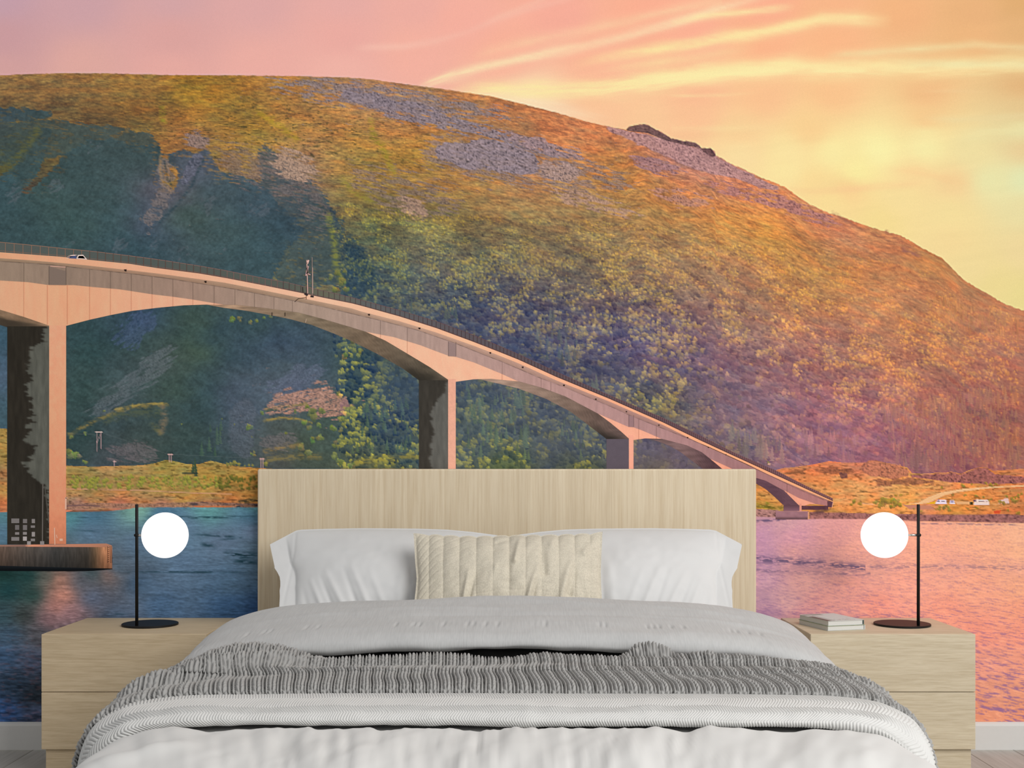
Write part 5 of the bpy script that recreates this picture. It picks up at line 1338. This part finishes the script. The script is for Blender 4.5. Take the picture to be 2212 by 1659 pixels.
h = .0030 * rid * (.55 + .45 * sstep(0, .10, brkl)) * sstep(.1, .2, Vv) * (1 + .6 * sstep(.6, .95, aa_))
P = P + N * (h + lowf)[..., None]
P[..., 1] -= drow
her = cloth_obj('quilted_blanket', P, m_herr, 'white blanket with stitched herringbone ridges, folded across the lower bed', 'blanket')

# knitted throw -------------------------------------------------------------------
rows = [(1.00, .492, .985, 0), (1.08, .490, .99, 0), (1.12, .494, .99, 0), (1.16, .502, .992, 0), (1.195, .517, .995, 0), (1.225, .528, .997, 0), (1.255, .529, 1, 0), (1.275, .523, 1, 0), (1.31, .521, 1, 0), (1.36, .526, 1, 0), (1.41, .531, 1.0, 0), (1.437, .529, 1.0, 0), (1.447, .5245, 1.0, 0), (1.49, .5255, 1.0, 0), (1.545, .5275, 1.0, .0), (1.595, .5285, 1.0, 0), (1.628, .526, 1.0, 0), (1.642, .519, 1.0, 0), (1.643, .509, .995, .0)]
P, A, B, Vv = drape(rows, [SEC_OUT], 1560, 215)
X, D = P[..., 0].copy(), -P[..., 1].copy()
side = np.clip(np.abs(X) - .78, 0, .2) / .2
P[..., 1] -= side ** 1.5 * .10 * np.clip((D - 1.2) / .4, 0, 1)
P[..., 1] -= (fbm(A * 3.1, A * 0 + 2, 33, 2) - .5) * .045 * sstep(1.35, 1.6, D)
low = (fbm(A * 5, D * 6, 34, 2) - .5) * .016 * sstep(1.15, 1.22, D) * sstep(1.64, 1.5, D)
crest = np.exp(-((D - 1.225) / .035) ** 2) * ((fbm(A * 4.2, A * 0, 35, 2) - .42) * .032)
crest = crest * (1 - .9 * np.exp(-((X + .30) / .14) ** 2))
low += crest
low += folds(X, D, [(-.90, 1.50, -.78, 1.46, .035, .024), (-.80, 1.46, -.66, 1.38, .032, .034), (-.70, 1.40, -.50, 1.27, .030, .040), (-.80, 1.25, -.62, 1.20, .05, .030), (-.68, 1.21, -.50, 1.18, .035, .034), (.30, 1.19, .44, 1.17, .018, .052), (.42, 1.18, .54, 1.24, .022, .018), (-.30, 1.17, -.06, 1.21, .035, .018), (.02, 1.19, .18, 1.18, .03, .016),
                    (.60, 1.24, .95, 1.38, .03, .012), (.70, 1.32, .98, 1.50, .028, .010), (-.62, 1.52, -.30, 1.44, .03, .006), (-.55, 1.33, -.25, 1.30, .02, -.014), (-.85, 1.56, -.70, 1.50, .02, -.016)])
N = normals(P)
P = P + N * low[..., None]
N = normals(P)
N = box_blur(N.astype(np.float32), 4)
N /= np.linalg.norm(N, axis=-1, keepdims=True)
RP = .0345
skew = -.055 * (D - 1.25) / .4 * np.exp(-((X + .55) / .25) ** 2) * sstep(1.36, 1.46, D) * 1.3 + .018 * (fbm(A * 3, D * 5, 36, 2) - .5)
ax_ = A + skew + .006 * np.sin(B * 17 + A * 2)
xl = (ax_ / RP + .5) % 1 - .5
xl = xl * RP
u_ = np.abs(xl)
dsx = B * 1.0
STP = .0118
cab = np.clip(1 - ((u_ - .0048) / .0052) ** 2, 0, 1) ** .5
pv = (dsx / .0215 + (.0096 - np.clip(u_, 0, .0096)) / .0096 * -.62) % 1
leg_ = .38 + .62 * np.sin(pv * math.pi) ** .75
gmid = 1 - .6 * np.exp(-(u_ / .0011) ** 2)
rib_ = np.clip(1 - ((u_ - .0130) / .0025) ** 2, 0, 1) ** .5
pr_ = (dsx / STP + .3) % 1
ribh = .78 + .22 * np.sin(pr_ * math.pi) ** .6
gap_ = .25 * (.5 + .5 * np.sin(dsx / STP * 2 * math.pi)) * np.clip(1 - ((u_ - .0172) / .0014) ** 2, 0, 1)
pit = -.010 * sstep(.0100, .0112, u_)
wob = 1 + .35 * (fbm(A * 60, B * 40, 38, 2) - .5)
hk = np.maximum.reduce([.0115 * cab * leg_ * gmid, .0100 * rib_ * ribh, .0060 * gap_ + pit * (gap_ < .02)]) * wob
hk = np.where((rib_ <= 0) & (cab <= 0) & (gap_ < .02), pit, hk)
hk *= sstep(0, .05, Vv) * (1 - .55 * sstep(.975, 1, Vv))
P = P + N * (hk - .005)[..., None]
kn = cloth_obj('knitted_throw', P, m_knit, 'chunky grey cable-knit throw rumpled across the middle of the bed', 'throw')

# grey coverlet fold -----------------------------------------------------------------
rows = [(.50, .46, .96, 0), (.505, .51, .97, 0), (.515, .560, .978, 0), (.545, .593, .985, 0), (.60, .612, .99, 0), (.67, .6205, .992, 0), (.75, .6185, .995, 0), (.83, .609, .998, 0), (.91, .598, 1.0, 0), (.98, .590, 1.0, 0), (1.035, .582, 1.0, 0), (1.075, .572, 1.0, 0), (1.098, .559, 1.0, 0), (1.107, .546, 1.0, 0), (1.105, .535, .998, 0), (1.09, .527, .992, 0), (1.06, .523, .985, 0), (1.0, .520, .975, 0)]
P, A, B, Vv = drape(rows, [SEC_GREY], 960, 130)
X, D = P[..., 0].copy(), -P[..., 1].copy()
Bc = B[:, 0]
N = normals(P)
low = (fbm(A * 4, B * 7, 41, 3) - .5) * .016 + (fbm(A * 2 + B * 3, B * 16, 42, 2) - .5) * .007
low += folds(X, D, [(-.5, .80, .15, .84, .012, .004), (-.1, .68, .4, .80, .02, .005), (.2, .72, .7, .85, .012, .004), (-.85, .88, -.4, .84, .012, .004), (.3, .86, .85, .95, .012, .004), (-.3, .90, .3, .90, .01, -.003)])
# pinched stitches in a line near the fold
aq = A / .0165
ia = np.floor(aq)
ra = _TAB[3, (ia.astype(int) * 7) % 256]
pin = np.clip(1 - np.abs(aq - ia - .5) * 2.0, 0, 1) * np.clip(1 - np.abs(D + (aq - ia - .5) * .02 - 1.00) / .035, 0, 1) * (.25 + 1.3 * (ra > .78)) * (ra > .25) * (Vv < .62)
low -= .0032 * pin
strp = np.abs(((A / .0062 + .4 * vnoise(A * 90, B * 4, 44)) % 1) * 2 - 1)
low += .0007 * (strp ** .6) * (.4 + .6 * vnoise(A * 60, B * 9, 45))
P = P + N * low[..., None]
drw = (fbm(A * 5, A * 0, 46, 2) - .5) * .03 * sstep(.95, 1.08, D)
P[..., 1] -= drw
P[..., 2] += (fbm(A * 9, A * 0, 47, 2) - .5) * .010 * sstep(.68, .8, Vv)
gc_ = cloth_obj('grey_coverlet', P, m_grey, 'pale grey crinkled coverlet folded back in a puffy roll below the pillows', 'coverlet')


# ------------------------------------------------------------------ pillows
def resample(pts, n):
    p = np.array(pts, float)
    L = np.concatenate([[0], np.cumsum(np.hypot(*np.diff(p, axis=0).T))])
    q = np.linspace(0, L[-1], n)
    return np.stack([np.interp(q, L, p[:, 0]), np.interp(q, L, p[:, 1])], 1)


def pillow(name, top, right, bottom, left, d_top, d_bot, thick, nu, nv_, mat, label, cat, relief=None, flange=(.02, .02), back=.35):
    T, Bt = resample(top, nu), resample(bottom, nu)
    Lf, Rt = resample(left, nv_), resample(right, nv_)
    u = np.linspace(0, 1, nu)[None, :, None]
    v = np.linspace(0, 1, nv_)[:, None, None]
    C = ((1 - v) * T[None] + v * Bt[None] + (1 - u) * Lf[:, None] + u * Rt[:, None]
         - ((1 - u) * (1 - v) * T[0] + u * (1 - v) * T[-1] + (1 - u) * v * Bt[0] + u * v * Bt[-1]))
    px, py = C[..., 0], C[..., 1]
    d = d_top + (d_bot - d_top) * np.clip((py - py.min()) / (py.max() - py.min()), 0, 1)
    s = FPX / (CAM_D - d)
    P = np.stack([(px - CX) / s, -d, CAM_Z - (py - HY) / s], -1)
    U, V_ = u[..., 0] + 0 * v[..., 0], v[..., 0] + 0 * u[..., 0]

    def prof_(t, f0, f1, p=.62):
        q = np.clip((t - f0) / (1 - f0 - f1), 0, 1)
        return np.sin(np.pi * q) ** p
    f = prof_(U, flange[0], flange[1]) * prof_(V_, .015, .02)
    h = thick * f
    if relief is not None:
        h = h + relief(U, V_, px, py, f) * sstep(0, .03, np.minimum(U, 1 - U)) * sstep(0, .04, np.minimum(V_, 1 - V_))
    nrm = np.array([0, -math.cos(.45), math.sin(.45)])
    Fp = P + nrm * h[..., None]
    rimf = sstep(0, .05, np.minimum(U, 1 - U)) * sstep(0, .06, np.minimum(V_, 1 - V_))
    Bp = P - nrm * (thick * back * f + .006 * rimf)[..., None]
    Bp[0], Bp[-1] = Fp[0], Fp[-1]
    Bp[:, 0], Bp[:, -1] = Fp[:, 0], Fp[:, -1]
    Bp = Bp[::3, ::3] if False else Bp
    R, K = px.shape
    V1 = np.concatenate([Fp.reshape(-1, 3), Bp.reshape(-1, 3)])
    i = np.arange(R * K).reshape(R, K)
    q1 = np.stack([i[:-1, :-1], i[1:, :-1], i[1:, 1:], i[:-1, 1:]], -1).reshape(-1, 4)
    j = i + R * K
    q2 = np.stack([j[:-1, :-1], j[:-1, 1:], j[1:, 1:], j[1:, :-1]], -1).reshape(-1, 4)
    o3 = np.array([V1[:, 0].mean(), V1[:, 1].mean(), V1[:, 2].min()])
    me = bpy.data.meshes.new(name)
    mesh_from(me, V1 - o3, np.concatenate([q1, q2]), True)
    me.polygons.foreach_set('use_smooth', [True] * len(me.polygons))
    o = link(name, me, mat)
    o.location = o3
    return tag(o, label, cat)


def ridges_px(px, py, lines):
    z = np.zeros_like(px)
    for x0, y0, x1, y1, wd, h in lines:
        dx, dy = x1 - x0, y1 - y0
        t = ((px - x0) * dx + (py - y0) * dy) / (dx * dx + dy * dy)
        tc_ = np.clip(t, 0, 1)
        dist = np.hypot(px - x0 - tc_ * dx, py - y0 - tc_ * dy)
        z += h * np.exp(-(dist / wd) ** 2) * (1 - tc_) ** .7
    return z


def rel_pillow(side):
    def f(U, V_, px, py, ff):
        x = px if side < 0 else 2186 - px
        z = (fbm(px / 60, py / 50, 51 + side, 3) - .5) * .022 * ff
        z += ridges_px(x, py, [(700, 1325, 672, 1255, 6, .010), (724, 1325, 694, 1250, 5, -.008), (748, 1325, 705, 1240, 7, .011), (775, 1320, 745, 1235, 6, -.009), (800, 1322, 762, 1232, 7, .010), (830, 1315, 800, 1240, 7, .006), (668, 1330, 655, 1270, 6, -.006), (865, 1310, 880, 1215, 10, .007), (885, 1312, 893, 1235, 6, -.006)])
        # little gathers along the top seam
        z += .004 * np.sin(px / 5.5 + 2 * np.sin(px / 23)) * np.exp(-((py - 1146) / 9) ** 2) * (V_ < .5) * ff
        # flange seam down the outer end
        xs_ = np.interp(py, [1146, 1195, 1301, 1340], [640, 637, 612, 606])
        z -= .0028 * np.exp(-((x - xs_) / 3.0) ** 2)
        z += (fbm(px / 22, py / 26, 55, 2) - .5) * .008 * sstep(650, 590, x) * sstep(0, .06, np.minimum(U, 1 - U)) * sstep(0, .06, V_)
        z *= .62
        return z
    return f


TL = [(583, 1176), (640, 1146), (652, 1144), (700, 1142.5), (778, 1141), (850, 1141.5), (900, 1142), (965, 1144), (1020, 1149), (1073, 1156), (1094, 1164)]
LL = [(583, 1176), (588, 1200), (593, 1223), (593, 1227), (599, 1236), (604, 1246), (605.5, 1256), (605.5, 1266), (604, 1276), (604.5, 1288), (603, 1317), (602, 1345)]
RL = [(1094, 1164), (1093, 1230), (1091, 1290), (1088, 1345)]
BL = [(602, 1345), (850, 1352), (1088, 1345)]
mir = lambda pts: [(2186 - x, y) for x, y in pts]
pillow('pillow', TL, RL, BL, LL, .17, .46, .085, 190, 90, m_pill, 'white pillow at the left end of the headboard, partly shaded', 'pillow', rel_pillow(-1), (.075, .03))
pillow('pillow', mir(TL)[::-1], mir(LL), mir(BL)[::-1], mir(RL), .17, .46, .085, 190, 90, m_pill, 'brighter white pillow at the right end of the headboard', 'pillow', rel_pillow(1), (.03, .075))

CHX = [893, 927, 958, 993, 1029, 1065, 1100, 1135, 1169.5, 1206, 1241, 1275, 1302]
edge_t = []
for k in range(len(CHX) - 1):
    a_, b_ = CHX[k], CHX[k + 1]
    base0 = np.interp([a_, b_], [893, 927, 1000, 1050, 1100, 1200, 1275, 1302], [1152, 1157, 1161, 1161, 1159, 1158, 1155, 1148.5])
    for q in np.linspace(0, 1, 8)[:-1]:
        edge_t.append((a_ + (b_ - a_) * q, base0[0] + (base0[1] - base0[0]) * q - (3.6 if 0 < k < 11 else 1.2) * math.sin(math.pi * q) ** .6))
edge_t.append((1302, 1148.5))
edge_l = [(893, 1152), (894, 1160), (895, 1180), (897, 1215), (899, 1236), (900, 1250), (898, 1275), (895, 1300), (892, 1335)]
edge_r = [(1302, 1148.5), (1301, 1156), (1300.5, 1172), (1299, 1200), (1298, 1236), (1298.5, 1260), (1300, 1290), (1301, 1335)]
edge_b = [(892, 1335), (1100, 1341), (1301, 1335)]


def rel_cush(U, V_, px, py, ff):
    chx = np.array(CHX)
    k = np.clip(np.searchsorted(chx, px) - 1, 0, len(chx) - 2)
    q = np.clip((px - chx[k]) / (chx[k + 1] - chx[k]), 0, 1)
    z = .0050 * (np.sin(np.pi * q) ** .5 - .5) * (1 - .75 * sstep(1262, 1290, px))
    x0 = px - 893
    for j in range(-6, 12):
        yc = 1168 + 17.5 * j + 92 * np.exp(-x0 / 62) + 2.2 * np.sin(x0 / 11.0) * np.exp(-x0 / 500) + 14 * sstep(230, 400, x0) - 8 * sstep(60, 150, x0)
        g = np.abs(py - yc) / (1 + .9 * np.exp(-x0 / 60))
        z -= (.0019 * np.exp(-x0 / 110) + .0008) * np.exp(-(g / 1.2) ** 2)
    z += ridges_px(px, py, [(1000, 1312, 1016, 1235, 5, .012), (1012, 1312, 1030, 1240, 4, -.008), (1070, 1240, 1050, 1310, 8, .006), (1112, 1225, 1125, 1160, 6, .012), (1100, 1240, 1098, 1290, 6, -.006), (1136, 1312, 1165, 1225, 6, .012), (1150, 1300, 1160, 1250, 5, -.008), (1175, 1250, 1172, 1180, 8, -.010), (1208, 1310, 1240, 1200, 9, .016), (1228, 1290, 1240, 1230, 8, -.012), (1262, 1200, 1290, 1160, 8, .008), (1262, 1310, 1255, 1260, 8, -.006), (1190, 1185, 1200, 1160, 7, .006),
                             (1075, 1180, 1110, 1168, 5, -.006)])
    z += (fbm(px / 26 + py / 60, py / 40, 61, 2) - .5) * .010 * ff
    return z


pillow('lumbar_cushion', edge_t, edge_r, edge_b, edge_l, .40, .56, .062, 340, 130, m_lumb, 'small oatmeal quilted lumbar cushion leaning in front of the two white pillows', 'cushion', rel_cush, (.012, .012))

# ------------------------------------------------------------------ nightstands
ND = .433


m_oak_bounce = wood_mat('oak_warm_bounce', (.60, .48, .325), (.50, .39, .25), 'X', 1.6, 1.0, .55, .10)  # same oak, browned so its colour holds the warm bounce light on the left


def nightstand(x0, x1, label, m_oak):
    root = empty('nightstand', ((x0 + x1) / 2, -ND / 2, 0), label, 'nightstand', 'bedside cabinets flanking the bed')
    hw, hd = (x1 - x0) / 2, ND / 2
    bm_obj('cabinet_body', box_bm(-hw, hw, -hd + .0185, hd - .018, .102, .4755, .0015, 1), m_oak, root)
    for z0, z1 in ((.2886, .4752), (.102, .2868)):
        dr = bm_obj('drawer', box_bm(-hw, hw, -.0092, .0092, 0, z1 - z0, .0018, 2), m_oak, root)
        dr.location = (0, -hd + .0092, z0)
    bm_obj('plinth', box_bm(-hw + .010, hw - .010, -hd + .012, hd - .03, 0, .102, .001, 1), m_oak, root)
    return root


nightstand(-1.5135, -.979, 'pale oak two-drawer nightstand left of the bed, holding only a lamp', m_oak_bounce)
nightstand(.977, 1.5115, 'pale oak two-drawer nightstand right of the bed, with books and a lamp on it', m_oak)

# ------------------------------------------------------------------ lamps
m_blk = plain_mat('black_enamel', (.010, .0095, .009), .5)
m_blk.node_tree.nodes['Principled BSDF'].inputs['Specular IOR Level'].default_value = .2
m_chr, nt, b = new_mat('brushed_steel')
cn_ = N_(nt, 'ShaderNodeTexNoise', i_Scale=1.0)
nt.links.new(obj_coords(nt, (30, 600, 600)), cn_.inputs['Vector'])
nt.links.new(ramp(nt, cn_.outputs['Fac'], [(.3, (.55, .55, .54)), (.7, (.72, .72, .70))]), b.inputs['Base Color'])
b.inputs['Metallic'].default_value = 1.0
b.inputs['Roughness'].default_value = .3
m_globe, nt, b = new_mat('opal_glass')
cn_ = N_(nt, 'ShaderNodeTexNoise', i_Scale=8.0)
gcol = ramp(nt, cn_.outputs['Fac'], [(.3, (.97, .97, .97)), (.7, (1, 1, 1))])
b.inputs['Base Color'].default_value = (.9, .9, .9, 1)
nt.links.new(gcol, b.inputs['Emission Color'])
b.inputs['Emission Strength'].default_value = 1.0
b.inputs['Roughness'].default_value = .3
ZT = .4757


def table_lamp(cx, cd, polex, poled, gx, gz, label):
    root = empty('table_lamp', (cx, -cd, ZT), label, 'lamp', 'globe lamps on the nightstands')
    bm_obj('base_plate', lathe_bm([(0, 0), (.0925, 0), (.094, .001), (.094, .0062), (.0925, .0072), (0, .0072)], 72), m_blk, root)
    px_, py_ = polex - cx, -(poled - cd)
    bm_obj('pole', lathe_bm([(0, .006), (.0052, .006), (.0052, .414), (.0045, .4155), (0, .4155)], 24, loc=(px_, py_, 0)), m_blk, root, True)
    hz = gz - ZT
    bm_obj('clamp_ring', lathe_bm([(.0050, hz - .0045), (.0068, hz - .004), (.0068, hz + .004), (.0050, hz + .0045)], 24, loc=(px_, py_, 0)), m_blk, root, True)
    sg = 1 if gx > polex else -1
    gr = .0768
    x_in, x_out = px_ + sg * .004, gx - cx - sg * (gr - .0025)
    L_ = abs(x_out - x_in)
    arm = lathe_bm([(0, 0), (.0042, 0), (.0042, L_ * .62), (.0026, L_ * .66), (.0026, L_), (0, L_)], 20, axis='X')
    for v_ in arm.verts:
        v_.co.x *= sg
    bmesh.ops.recalc_face_normals(arm, faces=arm.faces)
    a = bm_obj('arm', arm, m_chr, root, True)
    a.location = (x_in, py_, hz)
    kb = lathe_bm([(0, -.0085), (.0035, -.0085), (.0050, -.007), (.0050, -.004), (.0035, .0)], 20, axis='X')
    for v_ in kb.verts:
        v_.co.x *= sg
    bmesh.ops.recalc_face_normals(kb, faces=kb.faces)
    k = bm_obj('knob', kb, m_blk, root, True)
    k.location = (px_, py_, hz)
    bmg = bmesh.new()
    bmesh.ops.create_uvsphere(bmg, u_segments=64, v_segments=40, radius=gr)
    g = bm_obj('globe_shade', bmg, m_globe, root, True)
    g.location = (gx - cx, py_, hz)
    col_ = lathe_bm([(.0085, 0), (.0085, .0035), (.0, .0035)], 28, axis='X')
    for v_ in col_.verts:
        v_.co.x = -v_.co.x * sg
    bmesh.ops.recalc_face_normals(col_, faces=col_.faces)
    c_ = bm_obj('shade_collar', col_, m_chr, root, True)
    c_.location = (gx - cx - sg * (gr - .0012), py_, hz)
    return root


table_lamp(-1.2285, .212, -1.2535, .278, -1.1580, .787, 'black table lamp with white globe on the left nightstand, globe right of its pole')
table_lamp(1.3475, .212, 1.3800, .278, 1.2655, .7875, 'black table lamp with white globe on the right nightstand, globe left of its pole')

# ------------------------------------------------------------------ books
m_page = plain_mat('page_edges', (.60, .60, .57), .85, .06, 500)
m_cov = plain_mat('pale_cover', (.55, .56, .54), .7, .02)
m_brown = plain_mat('brown_print', (.10, .08, .065), .5)
m_greyp = plain_mat('grey_print', (.26, .26, .23), .5, .1)
m_teal = plain_mat('dark_teal_cover', (.05, .085, .08), .45, .05)
m_green = plain_mat('green_cover', (.20, .26, .11), .5, .4, 60)
F = np.array([1.0525, -.36])
eR = np.array([.137, .040])
eR = eR / np.hypot(*eR)
ang = math.atan2(eR[1], eR[0])


def book(z0, hgt, wd, ln, off, label, cov, spine, name='book'):
    root = empty(name, (F[0] + off[0], F[1] + off[1], z0), label, 'book', 'books beside the right lamp')
    root.rotation_euler = (0, 0, ang)
    t = .0011
    bm_obj('page_block', box_bm(.002, wd - .004, .002, ln - .002, t, hgt - t, .0004, 1), m_page, root)
    bm_obj('cover', box_bm(0, wd, 0, ln, hgt - t, hgt, .0003, 1), cov, root)
    bm_obj('cover', box_bm(0, wd, 0, ln, 0, t, .0003, 1), m_cov, root)
    bm_obj('spine', box_bm(wd - .003, wd + .0006, 0, ln, .0002, hgt - .0002, .0006, 2), spine, root)
    return root


b1 = book(ZT, .0160, .141, .187, (0, 0), 'thin pale-edged book with green-flecked cover, under the other book', m_green, m_cov)
b2 = book(ZT + .0161, .0163, .135, .185, (.0015, .001), 'pale book with brown stripes and dark spine, on top of the other book', m_cov, m_teal)


def printed(x0, x1, y0, y1, m, name='printed_band'):
    o = bm_obj(name, box_bm(x0, x1, y0, y1, .0163, .0164), m, b2)


printed(.0000, .0175, .002, .125, m_brown)
printed(.0245, .0265, .002, .130, m_brown)
printed(.0290, .0310, .004, .150, m_greyp)
printed(.002, .075, .150, .176, m_greyp, 'printed_panel')
rw = random.Random(3)
for row, (y0, hgt_, xa, xb) in enumerate([(.016, .0055, .046, .116), (.030, .0045, .040, .100), (.062, .003, .085, .120)]):
    x_ = xa
    while x_ < xb:
        w_ = rw.uniform(.003, .009)
        if rw.random() < .8:
            printed(x_, min(x_ + w_, xb), y0, y0 + hgt_, m_greyp, 'printed_mark')
        x_ += w_ + rw.uniform(.0015, .004)
